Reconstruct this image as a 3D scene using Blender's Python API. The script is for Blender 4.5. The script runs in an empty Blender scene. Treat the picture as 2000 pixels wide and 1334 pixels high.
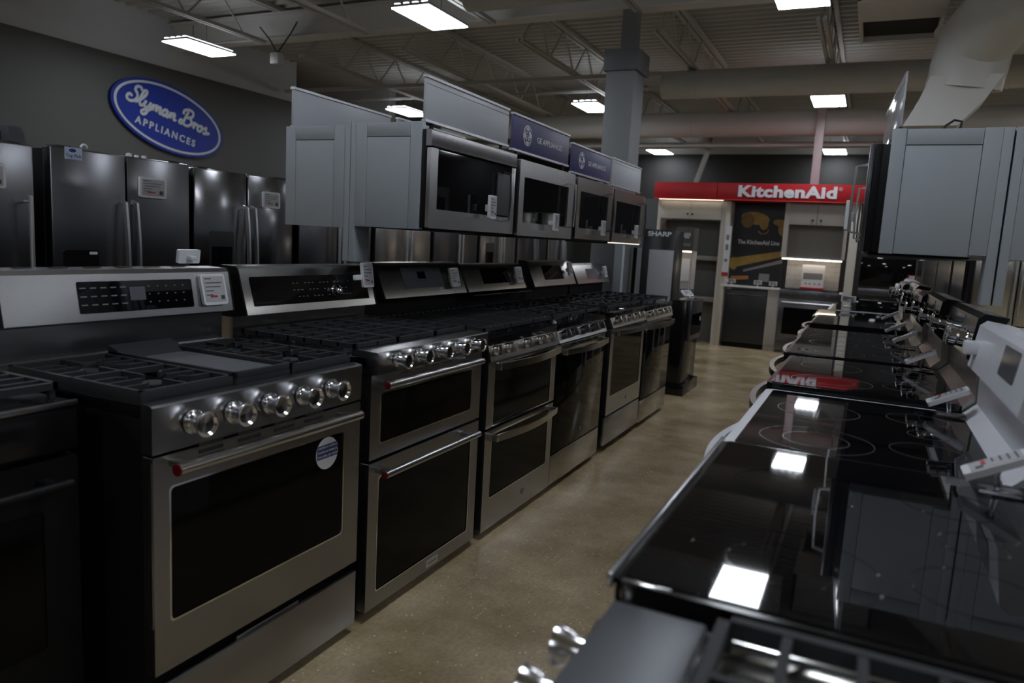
import bpy, bmesh, math, random
from mathutils import Vector, Matrix
random.seed(7)
S = bpy.context.scene
C = S.collection
PI = math.pi

# ------------------------------------------------------------------ camera
YAW, PITCH, ROLL, FPX = 0.4433, 0.1366, 0.0551, 1440.76
fw = Vector((-math.sin(YAW)*math.cos(PITCH), math.cos(YAW)*math.cos(PITCH), -math.sin(PITCH)))
r0 = Vector((math.cos(YAW), math.sin(YAW), 0)); d0 = fw.cross(r0)
rv = math.cos(ROLL)*r0 - math.sin(ROLL)*d0
dv = fw.cross(rv)
cd = bpy.data.cameras.new('camera'); cam = bpy.data.objects.new('camera', cd); C.objects.link(cam)
m = Matrix.Identity(4)
for i in range(3):
    m[i][0] = rv[i]; m[i][1] = -dv[i]; m[i][2] = -fw[i]
m[0][3], m[1][3], m[2][3] = 1.4075, 0.0, 1.3168
cam.matrix_world = m
cd.sensor_width = 36; cd.sensor_fit = 'HORIZONTAL'; cd.lens = FPX/2000*36
cd.clip_start = 0.02; cd.clip_end = 100
cd.dof.use_dof = True; cd.dof.focus_distance = 3.1; cd.dof.aperture_fstop = 3.2
S.camera = cam

# ------------------------------------------------------------------ world, exposure
W = bpy.data.worlds.new('world'); S.world = W; W.use_nodes = True
W.node_tree.nodes['Background'].inputs[0].default_value = (0.55, 0.62, 0.75, 1)
W.node_tree.nodes['Background'].inputs[1].default_value = 0.02
S.view_settings.view_transform = 'Standard'; S.view_settings.look = 'None'
S.view_settings.gamma = 1; S.view_settings.use_curve_mapping = False
S.view_settings.exposure = 0.0
PANEL_LIGHT = 25.0      # brightness of the ceiling light panels

# ------------------------------------------------------------------ materials
MATS = {}
def mat(name, col, rough=.5, metal=0., noise=0., nscale=20., spec=.5, emit=None, estr=0., aniso=0., stretch=None, bump=0., coat=0., alpha=None):
    if name in MATS: return MATS[name]
    m = bpy.data.materials.new(name); m.use_nodes = True
    nt = m.node_tree; b = nt.nodes['Principled BSDF']
    b.inputs['Base Color'].default_value = (*col, 1)
    b.inputs['Roughness'].default_value = rough
    b.inputs['Metallic'].default_value = metal
    b.inputs['Specular IOR Level'].default_value = spec
    b.inputs['Coat Weight'].default_value = coat
    if aniso: b.inputs['Anisotropic'].default_value = aniso
    tc = nt.nodes.new('ShaderNodeTexCoord'); mp = nt.nodes.new('ShaderNodeMapping')
    nz = nt.nodes.new('ShaderNodeTexNoise'); nz.inputs['Scale'].default_value = nscale; nz.inputs['Detail'].default_value = 4
    mp.inputs['Scale'].default_value = stretch or (1, 1, 1)
    nt.links.new(tc.outputs['Object'], mp.inputs[0]); nt.links.new(mp.outputs[0], nz.inputs['Vector'])
    amp = noise if noise else .04
    mx = nt.nodes.new('ShaderNodeMix'); mx.data_type = 'RGBA'
    mx.inputs[6].default_value = (*[c*(1-amp) for c in col], 1)
    mx.inputs[7].default_value = (*[min(1, c*(1+amp)) for c in col], 1)
    nt.links.new(nz.outputs['Fac'], mx.inputs[0]); nt.links.new(mx.outputs[2], b.inputs['Base Color'])
    if metal > .5 and rough > .12 and bump:
        mr = nt.nodes.new('ShaderNodeMapRange')
        mr.inputs[3].default_value = rough*.92; mr.inputs[4].default_value = rough*1.08
        nt.links.new(nz.outputs['Fac'], mr.inputs[0]); nt.links.new(mr.outputs[0], b.inputs['Roughness'])
    if bump:
        bp = nt.nodes.new('ShaderNodeBump'); bp.inputs['Strength'].default_value = bump; bp.inputs['Distance'].default_value = .002
        nt.links.new(nz.outputs['Fac'], bp.inputs['Height']); nt.links.new(bp.outputs[0], b.inputs['Normal'])
    if emit:
        b.inputs['Emission Color'].default_value = (*emit, 1); b.inputs['Emission Strength'].default_value = estr
    if alpha is not None:
        b.inputs['Transmission Weight'].default_value = alpha
    MATS[name] = m
    return m

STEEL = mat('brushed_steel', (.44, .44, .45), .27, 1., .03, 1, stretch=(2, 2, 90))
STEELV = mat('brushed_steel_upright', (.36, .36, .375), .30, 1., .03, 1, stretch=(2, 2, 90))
MSTEEL = mat('bright_brushed_steel', (.66, .66, .67), .26, 1., .03, 1, stretch=(2, 2, 90))
FSTEEL = mat('refrigerator_steel', (.205, .205, .22), .27, 1., .03, 1, stretch=(90, 90, 2))
STEELW = mat('warm_brushed_steel', (.50, .48, .45), .24, 1., .03, 1, stretch=(2, 2, 90))
BSTEEL = mat('black_steel', (.16, .16, .17), .30, 1., .03, 1, stretch=(2, 2, 90))
CHROME = mat('chrome', (.78, .78, .80), .10, 1., .02, 3)
KNOBM = mat('satin_knob_metal', (.85, .85, .87), .17, 1., .02, 3)
POLISH = mat('polished_steel', (.72, .72, .70), .15, 1., .03, 3)
IRON = mat('cast_iron', (.021, .022, .026), .62, 0., .25, 220, bump=.25)
ENAMEL = mat('black_enamel', (.008, .008, .009), .16, 0., spec=.35)
BLACK = mat('black_painted_metal', (.006, .006, .007), .5, spec=.2)
GLASS = mat('black_glass', (.004, .004, .005), .03, 0., spec=.35)
OVENG = mat('oven_window_glass', (.004, .004, .004), .06, 0., spec=.11)
GREYG = mat('grey_control_glass', (.11, .12, .14), .12, 0.)
LCD = mat('display_screen', (.10, .11, .13), .25)
INK = mat('printed_grey', (.22, .22, .23), .5)
RING = mat('burner_ring_print', (.075, .075, .08), .3)
RINGD = mat('faint_burner_ring_print', (.014, .014, .015), .05)
PLAST = mat('white_plastic', (.72, .73, .76), .35)
WENAM = mat('white_enamel', (.74, .76, .82), .22)
TAGS = mat('tag_screen', (.42, .42, .44), .3)
TINK = mat('tag_print', (.06, .06, .07), .6)
TRED = mat('tag_red', (.45, .02, .03), .5)
CABG = mat('grey_cabinet_paint', (.345, .380, .412), .42, noise=.02)
GAP = mat('dark_gap', (.01, .01, .01), .8)
SIGNW = mat('pale_sign_board', (.46, .48, .52), .38, noise=.02)
SIGNP = mat('purple_sign_board', (.072, .070, .185), .4, noise=.03)
WHITEP = mat('white_print', (.72, .73, .76), .5)
BLUE = mat('blue_sign_face', (.004, .023, .25), .4, noise=.04)
SIGNL = mat('silver_lettering', (.50, .52, .54), .4)
REDM = mat('red_medallion', (.13, .003, .006), .3)
REDB = mat('red_header', (.46, .012, .018), .38, noise=.04)
CREAM = mat('cream_cabinet_paint', (.62, .57, .50), .5, noise=.02)
GREYB = mat('grey_niche_paint', (.16, .155, .145), .5)
QUARTZ = mat('white_quartz', (.70, .69, .67), .25, noise=.04, nscale=40)
GOLD = mat('poster_gold', (.36, .22, .05), .5, noise=.5, nscale=9)
POSTER = mat('poster_black', (.022, .022, .024), .35, noise=.3, nscale=5)
COLG = mat('grey_column_paint', (.20, .205, .215), .55, noise=.03)
COLD = mat('dark_column_paint', (.125, .127, .132), .55, noise=.03)
DUCT = mat('painted_duct', (.60, .59, .56), .55, noise=.06, nscale=6)
JOIST = mat('painted_joist', (.46, .45, .42), .6, noise=.10)
LAMP = mat('light_diffuser', (.9, .9, .9), .4, emit=(.86, .92, 1.0), estr=PANEL_LIGHT)
WARM = mat('warm_strip_light', (.9, .85, .8), .4, emit=(1, .86, .68), estr=8)
LAMPH = mat('lamp_housing', (.5, .5, .52), .4)
RUB = mat('black_rubber', (.015, .015, .015), .7)
SILV = mat('silver_handle', (.78, .79, .82), .34, 1., .02, 3)
CLEAR = mat('clear_acrylic', (.8, .82, .85), .08, alpha=1.)
GREYP = mat('light_grey_panel', (.36, .36, .38), .4)
BEIGE = mat('beige_board', (.36, .33, .29), .6)
TAUPE = mat('taupe_niche', (.42, .39, .35), .5)
DRED = mat('dark_red_board', (.16, .01, .02), .5)

def wall_mat(name, lo, hi, z):
    m = bpy.data.materials.new(name); m.use_nodes = True; nt = m.node_tree; b = nt.nodes['Principled BSDF']
    g = nt.nodes.new('ShaderNodeNewGeometry'); sp = nt.nodes.new('ShaderNodeSeparateXYZ'); nt.links.new(g.outputs['Position'], sp.inputs[0])
    gt = nt.nodes.new('ShaderNodeMath'); gt.operation = 'GREATER_THAN'; gt.inputs[1].default_value = z
    nt.links.new(sp.outputs[2], gt.inputs[0])
    mx = nt.nodes.new('ShaderNodeMix'); mx.data_type = 'RGBA'
    mx.inputs[6].default_value = (*lo, 1); mx.inputs[7].default_value = (*hi, 1)
    nt.links.new(gt.outputs[0], mx.inputs[0])
    nz = nt.nodes.new('ShaderNodeTexNoise'); nz.inputs['Scale'].default_value = 1.5
    mr = nt.nodes.new('ShaderNodeMapRange'); mr.inputs[3].default_value = .94; mr.inputs[4].default_value = 1.06
    nt.links.new(nz.outputs['Fac'], mr.inputs[0])
    ml = nt.nodes.new('ShaderNodeMix'); ml.data_type = 'RGBA'; ml.blend_type = 'MULTIPLY'; ml.inputs[0].default_value = 1
    nt.links.new(mx.outputs[2], ml.inputs[6]); nt.links.new(mr.outputs[0], ml.inputs[7])
    nt.links.new(ml.outputs[2], b.inputs['Base Color']); b.inputs['Roughness'].default_value = .6
    MATS[name] = m; return m
WALLM = wall_mat('two_tone_wall', (.085, .082, .078), (.50, .51, .53), 3.22)
WALLB = wall_mat('two_tone_back_wall', (.020, .019, .017), (.42, .42, .40), 3.24)

def floor_mat():
    m = bpy.data.materials.new('polished_concrete'); m.use_nodes = True; nt = m.node_tree; b = nt.nodes['Principled BSDF']
    g = nt.nodes.new('ShaderNodeNewGeometry')
    n1 = nt.nodes.new('ShaderNodeTexNoise'); n1.inputs['Scale'].default_value = 2.2; n1.inputs['Detail'].default_value = 7; n1.inputs['Roughness'].default_value = .6
    n2 = nt.nodes.new('ShaderNodeTexNoise'); n2.inputs['Scale'].default_value = 70; n2.inputs['Detail'].default_value = 3
    vo = nt.nodes.new('ShaderNodeTexVoronoi'); vo.inputs['Scale'].default_value = 70
    for n in (n1, n2, vo): nt.links.new(g.outputs['Position'], n.inputs['Vector'])
    cr = nt.nodes.new('ShaderNodeValToRGB')
    cr.color_ramp.elements[0].position = .3; cr.color_ramp.elements[0].color = (.290, .215, .115, 1)
    cr.color_ramp.elements[1].position = .72; cr.color_ramp.elements[1].color = (.64, .515, .335, 1)
    nt.links.new(n1.outputs['Fac'], cr.inputs[0])
    mr = nt.nodes.new('ShaderNodeMapRange'); mr.inputs[3].default_value = .68; mr.inputs[4].default_value = 1.32
    nt.links.new(n2.outputs['Fac'], mr.inputs[0])
    ml = nt.nodes.new('ShaderNodeMix'); ml.data_type = 'RGBA'; ml.blend_type = 'MULTIPLY'; ml.inputs[0].default_value = 1
    nt.links.new(cr.outputs[0], ml.inputs[6]); nt.links.new(mr.outputs[0], ml.inputs[7])
    lt = nt.nodes.new('ShaderNodeMath'); lt.operation = 'LESS_THAN'; lt.inputs[1].default_value = .22
    nt.links.new(vo.outputs['Distance'], lt.inputs[0])
    sl = nt.nodes.new('ShaderNodeMath'); sl.operation = 'GREATER_THAN'; sl.inputs[1].default_value = .90
    sc = nt.nodes.new('ShaderNodeSeparateColor'); nt.links.new(vo.outputs['Color'], sc.inputs[0]); nt.links.new(sc.outputs[0], sl.inputs[0])
    mu = nt.nodes.new('ShaderNodeMath'); mu.operation = 'MULTIPLY'; nt.links.new(lt.outputs[0], mu.inputs[0]); nt.links.new(sl.outputs[0], mu.inputs[1])
    m2 = nt.nodes.new('ShaderNodeMix'); m2.data_type = 'RGBA'; m2.inputs[7].default_value = (.85, .78, .64, 1)
    nt.links.new(mu.outputs[0], m2.inputs[0]); nt.links.new(ml.outputs[2], m2.inputs[6])
    nt.links.new(m2.outputs[2], b.inputs['Base Color'])
    r = nt.nodes.new('ShaderNodeMapRange'); r.inputs[3].default_value = .13; r.inputs[4].default_value = .30
    nt.links.new(n1.outputs['Fac'], r.inputs[0]); nt.links.new(r.outputs[0], b.inputs['Roughness'])
    b.inputs['Specular IOR Level'].default_value = .5
    MATS['floor'] = m; return m
FLOORM = floor_mat()

def tile_mat():
    m = bpy.data.materials.new('white_tile'); m.use_nodes = True; nt = m.node_tree; b = nt.nodes['Principled BSDF']
    g = nt.nodes.new('ShaderNodeTexCoord'); sp = nt.nodes.new('ShaderNodeSeparateXYZ'); cb = nt.nodes.new('ShaderNodeCombineXYZ')
    nt.links.new(g.outputs['Object'], sp.inputs[0]); nt.links.new(sp.outputs[0], cb.inputs[0]); nt.links.new(sp.outputs[2], cb.inputs[1])
    br = nt.nodes.new('ShaderNodeTexBrick'); br.inputs['Scale'].default_value = 1; br.inputs['Mortar Size'].default_value = .002
    br.inputs['Brick Width'].default_value = .2; br.inputs['Row Height'].default_value = .07
    br.inputs['Color1'].default_value = (.62, .60, .58, 1); br.inputs['Color2'].default_value = (.66, .64, .61, 1); br.inputs['Mortar'].default_value = (.40, .38, .36, 1)
    nt.links.new(cb.outputs[0], br.inputs['Vector']); nt.links.new(br.outputs['Color'], b.inputs['Base Color'])
    b.inputs['Roughness'].default_value = .25
    return m
TILE = tile_mat()

# ------------------------------------------------------------------ mesh builder
class MB:
    def __init__(s): s.v = []; s.f = []
    def add(s, vs, fs):
        o = len(s.v); s.v += [tuple(p) for p in vs]; s.f += [tuple(i+o for i in f) for f in fs]; return s
    def box(s, x0, x1, y0, y1, z0, z1, bev=0.):
        if x0 > x1: x0, x1 = x1, x0
        if y0 > y1: y0, y1 = y1, y0
        if z0 > z1: z0, z1 = z1, z0
        if bev <= 0:
            return s.add([(x0,y0,z0),(x1,y0,z0),(x1,y1,z0),(x0,y1,z0),(x0,y0,z1),(x1,y0,z1),(x1,y1,z1),(x0,y1,z1)],
                         [(0,3,2,1),(4,5,6,7),(0,1,5,4),(1,2,6,5),(2,3,7,6),(3,0,4,7)])
        b = min(bev, (x1-x0)*.49, (y1-y0)*.49, (z1-z0)*.49)
        bm = bmesh.new(); bmesh.ops.create_cube(bm, size=1)
        for v in bm.verts:
            v.co = Vector((x0+(v.co.x+.5)*(x1-x0), y0+(v.co.y+.5)*(y1-y0), z0+(v.co.z+.5)*(z1-z0)))
        bmesh.ops.bevel(bm, geom=list(bm.edges), offset=b, segments=2, affect='EDGES', profile=.5)
        bm.verts.index_update()
        vs = [tuple(v.co) for v in bm.verts]; fs = [tuple(v.index for v in f.verts) for f in bm.faces]
        bm.free(); return s.add(vs, fs)
    def loft(s, rings, cap=True, closed=False):
        n = len(rings[0]); o = len(s.v)
        for r in rings: s.v += [tuple(p) for p in r]
        k = len(rings)
        for i in range(k if closed else k-1):
            j = (i+1) % k
            for a in range(n):
                b = (a+1) % n
                s.f.append((o+i*n+a, o+i*n+b, o+j*n+b, o+j*n+a))
        if cap and not closed:
            s.f.append(tuple(o+a for a in reversed(range(n)))); s.f.append(tuple(o+(k-1)*n+a for a in range(n)))
        return s
    def lathe(s, prof, org=(0,0,0), axis=(0,-1,0), n=24, cap=True):
        ax = Vector(axis).normalized(); u = ax.orthogonal().normalized(); w = ax.cross(u); o = Vector(org)
        rings = []
        for (r, t) in prof:
            rings.append([o+ax*t+(u*math.cos(2*PI*i/n)+w*math.sin(2*PI*i/n))*max(r, 1e-5) for i in range(n)])
        return s.loft(rings, cap)
    def cyl(s, p0, p1, r, r1=None, n=16):
        p0 = Vector(p0); p1 = Vector(p1); L = (p1-p0).length
        return s.lathe([(r, 0), (r if r1 is None else r1, L)], p0, (p1-p0), n)
    def tube(s, pts, r, n=8, closed=False, flat=None):
        pts = [Vector(p) for p in pts]; rings = []; k = len(pts)
        up = Vector((0,0,1)) if flat is None else Vector(flat)
        for i, p in enumerate(pts):
            if closed: t = pts[(i+1) % k]-pts[i-1]
            else: t = pts[min(i+1, k-1)]-pts[max(i-1, 0)]
            t.normalize(); a = t.cross(up)
            if a.length < 1e-3: a = t.orthogonal()
            a.normalize(); b = a.cross(t)
            rings.append([p+a*math.cos(2*PI*j/n)*r+b*math.sin(2*PI*j/n)*r for j in range(n)])
        return s.loft(rings, not closed, closed)
    def bar(s, pts, w, h, closed=False, up=(0,0,1)):
        pts = [Vector(p) for p in pts]; rings = []; k = len(pts); up = Vector(up)
        for i, p in enumerate(pts):
            if closed: t = pts[(i+1) % k]-pts[i-1]
            else: t = pts[min(i+1, k-1)]-pts[max(i-1, 0)]
            t.normalize(); a = t.cross(up)
            if a.length < 1e-3: a = t.orthogonal()
            a.normalize(); b = a.cross(t)
            rings.append([p+a*w/2+b*h/2, p-a*w/2+b*h/2, p-a*w/2-b*h/2, p+a*w/2-b*h/2])
        return s.loft(rings, not closed, closed)
    def prism(s, poly, vec):
        v = Vector(vec); return s.loft([[Vector(p) for p in poly], [Vector(p)+v for p in poly]])
    def plate(s, x0, x1, z0, z1, y0, y1, rad=.01, n=4):
        return s.prism([(x, y1, z) for x, z in rrect(x0, x1, z0, z1, rad, n)], (0, y0-y1, 0))
    def slab(s, x0, x1, y0, y1, z0, z1, rad=.02, n=4):
        return s.prism([(x, y, z0) for x, y in rrect(x0, x1, y0, y1, rad, n)], (0, 0, z1-z0))
    def ring(s, outer, inner, y0, y1):   # outer/inner (x0,x1,z0,z1,rad)
        A = rrect(*outer, 4); B = rrect(*inner, 4); n = len(A)
        o = len(s.v)
        for y in (y0, y1):
            s.v += [(x, y, z) for x, z in A]; s.v += [(x, y, z) for x, z in B]
        for a in range(n):
            b = (a+1) % n
            s.f += [(o+a, o+b, o+n+b, o+n+a), (o+2*n+b, o+2*n+a, o+3*n+a, o+3*n+b),
                    (o+b, o+a, o+2*n+a, o+2*n+b), (o+n+a, o+n+b, o+3*n+b, o+3*n+a)]
        return s
    def xf(s, M, start=0):
        for i in range(start, len(s.v)): s.v[i] = tuple(M @ Vector(s.v[i]))
        return s
def rrect(x0, x1, z0, z1, rad, n=4):
    rad = max(1e-4, min(rad, abs(x1-x0)*.49, abs(z1-z0)*.49)); P = []
    for cx, cz, a0 in ((x1-rad, z1-rad, 0), (x0+rad, z1-rad, 90), (x0+rad, z0+rad, 180), (x1-rad, z0+rad, 270)):
        for i in range(n+1):
            a = math.radians(a0+90*i/n); P.append((cx+rad*math.cos(a), cz+rad*math.sin(a)))
    return P

def obj(name, mb, mt, parent=None, label=None, loc=None, rot=None):
    me = bpy.data.meshes.new(name); me.from_pydata(mb.v, [], mb.f)
    bm = bmesh.new(); bm.from_mesh(me); bmesh.ops.recalc_face_normals(bm, faces=bm.faces); bm.to_mesh(me); bm.free()
    me.shade_smooth(); me.set_sharp_from_angle(angle=math.radians(32))
    me.materials.append(mt)
    o = bpy.data.objects.new(name, me); C.objects.link(o)
    if parent: o.parent = parent
    if label: o['label'] = label
    if loc: o.location = loc
    if rot: o.rotation_euler = rot
    return o
def tag(o, label, cat, group=None):
    o['label'] = label; o['category'] = cat
    if group: o['group'] = group
    return o
def thing(name, label, cat, loc=(0,0,0), rz=0., group=None, rot=None):
    o = bpy.data.objects.new(name, None); C.objects.link(o); o.location = loc
    o.rotation_euler = rot or (0, 0, rz); o.empty_display_size = .1
    return tag(o, label, cat, group)
def struct(name, mb, mt, parent=None):
    o = obj(name, mb, mt, parent)
    if parent is None: o['kind'] = 'structure'
    return o
def text_mb(body, size, depth=.002, offset=0., align='CENTER', sx=1., shear=0., space=1., fit=None):
    cu = bpy.data.curves.new('lettering', 'FONT'); cu.body = body; cu.size = size; cu.extrude = depth/2
    cu.offset = offset; cu.align_x = align; cu.align_y = 'CENTER'; cu.shear = shear; cu.space_character = space; cu.resolution_u = 4
    o = bpy.data.objects.new('lettering', cu); C.objects.link(o)
    me = bpy.data.meshes.new_from_object(o); mb = MB()
    mb.add([(v.co.x*sx, -v.co.z, v.co.y) for v in me.vertices], [tuple(p.vertices) for p in me.polygons])
    if fit:
        xs = [v[0] for v in mb.v]; zs = [v[2] for v in mb.v]; mx_, mz_ = (max(xs)+min(xs))/2, (max(zs)+min(zs))/2
        kx = fit[0]/(max(xs)-min(xs)); kz = fit[1]/(max(zs)-min(zs))
        mb.v = [((a-mx_)*kx, b, (c-mz_)*kz) for a, b, c in mb.v]
    bpy.data.objects.remove(o); bpy.data.curves.remove(cu); bpy.data.meshes.remove(me)
    return mb
def shift(mb, x=0, y=0, z=0, start=0):
    return mb.xf(Matrix.Translation((x, y, z)), start)

LEFT, RIGHT = PI/2, -PI/2     # left row faces +X, right row faces -X

# ------------------------------------------------------------------ shell
struct('floor', MB().box(-12, 9.2, -6, 15.6, -.1, 0), FLOORM)
struct('wall_left', MB().box(-7.0, -6.8, -6, 9.08, 0, 3.95), WALLM)
struct('wall_alcove', MB().box(-12, -6.3, 10.8, 11.0, 0, 3.95), WALLM)
struct('wall_back', MB().box(-12, 9.2, 15.4, 15.6, 0, 3.95), WALLB)
struct('wall_right', MB().box(9.0, 9.2, -6, 15.4, 0, 3.95), WALLM)
struct('wall_front', MB().box(-12, 9.2, -6.2, -6, 0, 3.95), WALLM)
struct('wall_outer', MB().box(-12.2, -12, -6, 15.6, 0, 3.95), WALLM)
# corrugated roof deck: ribs run across the room
dk = MB(); prof = []
y = -6.0
while y < 15.6:
    prof += [(y, 3.80), (y+.045, 3.80), (y+.062, 3.842), (y+.128, 3.842)]; y += .1524
top = [(p[0], 3.95) for p in prof]
vs = [(-12.2, a, b) for a, b in prof]+[(9.2, a, b) for a, b in prof]; n = len(prof)
fs = [(i, i+1, n+i+1, n+i) for i in range(n-1)]
dk.add(vs, fs); dk.box(-12.2, 9.2, -6.2, 15.6, 3.95, 4.0)
struct('ceiling', dk, mat('painted_roof_deck', (.44, .43, .40), .65, noise=.08, nscale=3))

def joist(x, idx):
    t = thing('roof_joist', 'open-web painted steel joist spanning the corrugated roof deck', 'joist', (x, 0, 0), group='roof joists under the deck')
    y0, y1 = -5.9, 15.3
    obj('top_chord', MB().box(-.055, -.012, y0, y1, 3.755, 3.798).box(.012, .055, y0, y1, 3.755, 3.798), JOIST, t)
    bc = MB()
    for a, b in ((y0, 6.55), (7.17, y1)): bc.box(-.045, -.010, a, b, 3.35, 3.385).box(.010, .045, a, b, 3.35, 3.385)
    obj('bottom_chord', bc, JOIST, t)
    for a0, a1 in ((y0, 6.5), (7.2, y1)):
        wb = MB(); y = a0; up = True
        while y < a1-.4:
            a, b = (3.37, 3.77) if up else (3.77, 3.37)
            wb.cyl((0, y, a), (0, y+.38, b), .010, n=5)
            y += .38; up = not up
        obj('web', wb, JOIST, t)
    return t
for i, x in enumerate((-5.0, -3.55, -2.1, -.65, .8, 2.25, 3.7, 5.15, 6.6, 8.05)): joist(x, i)
# bridging lines between the joists
for yy, wh in ((4.1, 'nearest of the cross braces'), (9.9, 'middle cross brace'), (12.9, 'farthest cross brace')):
    tag(obj('joist_bridging', MB().box(-6.7, 8.9, yy, yy+.03, 3.385, 3.415), JOIST), 'thin steel bridging bar across the roof joists, '+wh, 'brace')

# ducts (run across the room)
def duct_x(x0, x1, y, z, r, label, seams, n=28):
    t = thing('air_duct', label, 'duct', ((x0+x1)/2, y, z-r))
    h = (x1-x0)/2
    obj('duct_tube', MB().cyl((-h, 0, r), (h, 0, r), r, n=n), DUCT, t)
    x = -h+.4
    while x < h: obj('seam_ring', MB().cyl((x-.008, 0, r), (x+.008, 0, r), r+.006, n=n), DUCT, t); x += seams
    return t
tag(obj('cross_angle', MB().box(-6.7, -1.0, 8.72, 8.78, 3.30, 3.345), JOIST), 'thin steel angle crossing below the joists left of the grey column', 'brace')
duct_x(-.98, 9.0, 8.75, 3.19, .155, 'round painted air duct crossing the room beside the grey column', 1.5)
duct_x(-5.5, 9.0, 11.4, 3.17, .18, 'round painted air duct crossing high above the red header', 1.3)
tag(obj('cable_tray', MB().box(-5.5, 9.0, 11.75, 11.95, 2.90, 2.965), DUCT), 'long flat tray running just below the far round duct', 'cable tray')
t = thing('steel_girder', 'painted steel girder crossing at the top of the view over the grey column', 'girder', (.9, 6.86, 3.46))
obj('bottom_flange', MB().box(-7.7, .10, -.09, .09, 0, .016), DUCT, t); obj('web_plate', MB().box(-7.7, .10, -.006, .006, .016, .285), DUCT, t); obj('top_flange', MB().box(-7.7, .10, -.09, .09, .285, .30), DUCT, t)
duct_x(-1.7, 3.2, 5.38, 3.225, .125, 'round painted duct touching the top edge right of the second light', 1.8)
# big round elbow and square drop above the right row
t = thing('duct_elbow', 'large round duct turning down into a square collar above the right row', 'duct', (2.05, 7.4, 2.45))
pts = [(.75, -1.6, 1.0), (.45, -.9, .97), (.1, -.35, .88), (-.05, -.05, .70), (-.08, .03, .50), (-.10, .05, .34)]
obj('round_bend', MB().tube(pts, .29, 24), DUCT, t)
obj('branch_pipe', MB().cyl((.2, .15, .82), (6.8, .15, .82), .17, n=24), DUCT, t)
obj('square_collar', MB().loft([[(-.36,-.20,.40),(.16,-.20,.40),(.16,.28,.40),(-.36,.28,.40)], [(-.42,-.2,.22),(.06,-.2,.22),(.06,.28,.22),(-.42,.28,.22)], [(-.52,-.2,0),(-.12,-.2,0),(-.12,.28,0),(-.52,.28,0)]]), DUCT, t)
obj('seam_ring', MB().lathe([(.275,0),(.275,.015)], (-.1, 0, .74), (.2, .1, .9), 24), DUCT, t)
# rooftop unit opening
t = thing('return_air_box', 'square sheet-metal air box with a dark opening near the roof', 'air box', (1.42, 7.60, 3.42))
obj('box_shell', MB().box(-.34, -.31, -.60, .72, .01, .36).box(.31, .34, -.60, .72, .01, .36).box(-.34, .34, .69, .72, .01, .36).box(-.34, .34, -.60, -.02, 0, .36), DUCT, t)
obj('opening_shade', MB().box(-.31, .31, -.02, .69, .06, .08), GAP, t)  # black plate stands in for the shade inside the open box
tag(obj('roof_drop_post', MB().box(-.055, .055, -.03, .03, 0, 1.15, .004), mat('rosy_grey_post', (.42, .33, .33), .5), loc=(.60, 11.1, 2.235)), 'slim vertical post dropping from the roof behind the red header', 'post')
tag(obj('slanted_brace', MB().bar([(-1.30, 12, 2.1), (-1.06, 12, 2.9), (-1.0, 12, 3.35)], .07, .07, up=(0,1,0)), JOIST), 'slanted steel brace rising behind the left half of the red header', 'brace')
t = thing('junction_box', 'small junction box hanging below the top-left duct by two cables', 'junction box', (-4.75, 6.5, 3.10))
obj('box_body', MB().box(-.06, .06, -.05, .05, 0, .12, .01), DUCT, t)
obj('hanger_cable', MB().tube([(0, 0, .12), (-.2, .1, .3), (-.5, .25, .5)], .008, 6).tube([(0, 0, .12), (.1, .1, .35), (.1, .2, .5)], .008, 6), RUB, t)

# column
t = thing('column', 'grey square column with a darker cap behind the purple signs', 'column', (-.83, 6.86, 0))
obj('shaft', MB().box(-.135, .135, -.16, .16, 0, 2.92, .004), COLG, t)
obj('cap', MB().box(-.16, .165, -.18, .19, 2.90, 3.09, .004), COLD, t)
obj('upper_post', MB().box(-.045, .09, -.07, .07, 3.09, 3.46), COLG, t)

# ceiling lights
def panel_light(x, y, label):
    t = thing('ceiling_light', label, 'ceiling light', (x, y, 3.2), group='hanging light panels')
    obj('housing', MB().box(-.19, .19, -.335, .335, .004, .028, .004).box(-.10, .10, -.24, .24, .030, .06), LAMPH, t)
    obj('diffuser', MB().box(-.184, .184, -.329, .329, -.004, .004), LAMP, t)
    fins = MB()
    for k in range(4): fins.box(-.165+k*.09, -.115+k*.09, -.32, .32, .028, .042, .004)
    obj('fins', fins, mat('white_vented_fins', (.7, .7, .75), .4, emit=(.86, .92, 1), estr=6.5), t)
    obj('hanger', MB().cyl((-.1, 0, .08), (-.1, 0, .25), .004, n=6).cyl((.1, 0, .08), (.1, 0, .25), .004, n=6), RUB, t)
    return t
LN = {(-5.42, 6.04): 'glowing light panel hanging in front of the two-tone wall, left of all others in view',
      (-2.28, 5.75): 'glowing light panel at the top of the view between the two left-hand roof beams',
      (.74, 5.95): 'glowing light panel cut off by the top edge, right of the centre',
      (-5.35, 9.98): 'light panel half hidden behind the pale blank sign above the first microwave',
      (-2.30, 10.0): 'light panel half hidden by the left edge of the grey column',
      (.74, 10.03): 'light panel hanging in front of the far round duct, above the post',
      (-2.58, 14.75): 'farthest small light panel left of the red header',
      (.62, 14.75): 'farthest small light panel right of the thin vertical post'}
for (x, y), lb in LN.items(): panel_light(x, y, lb)
for x in (-5.35, -2.33, .74, 3.8, 6.9):
    for y in (-2.5, 1.75, 5.9, 10.0, 14.7):
        if any(abs(x-a) < .8 and abs(y-b) < .8 for a, b in LN): continue
        if x == -5.35 and y == 14.7: continue
        panel_light(x, y, 'ceiling light panel in the unseen rest of the showroom grid')

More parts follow.
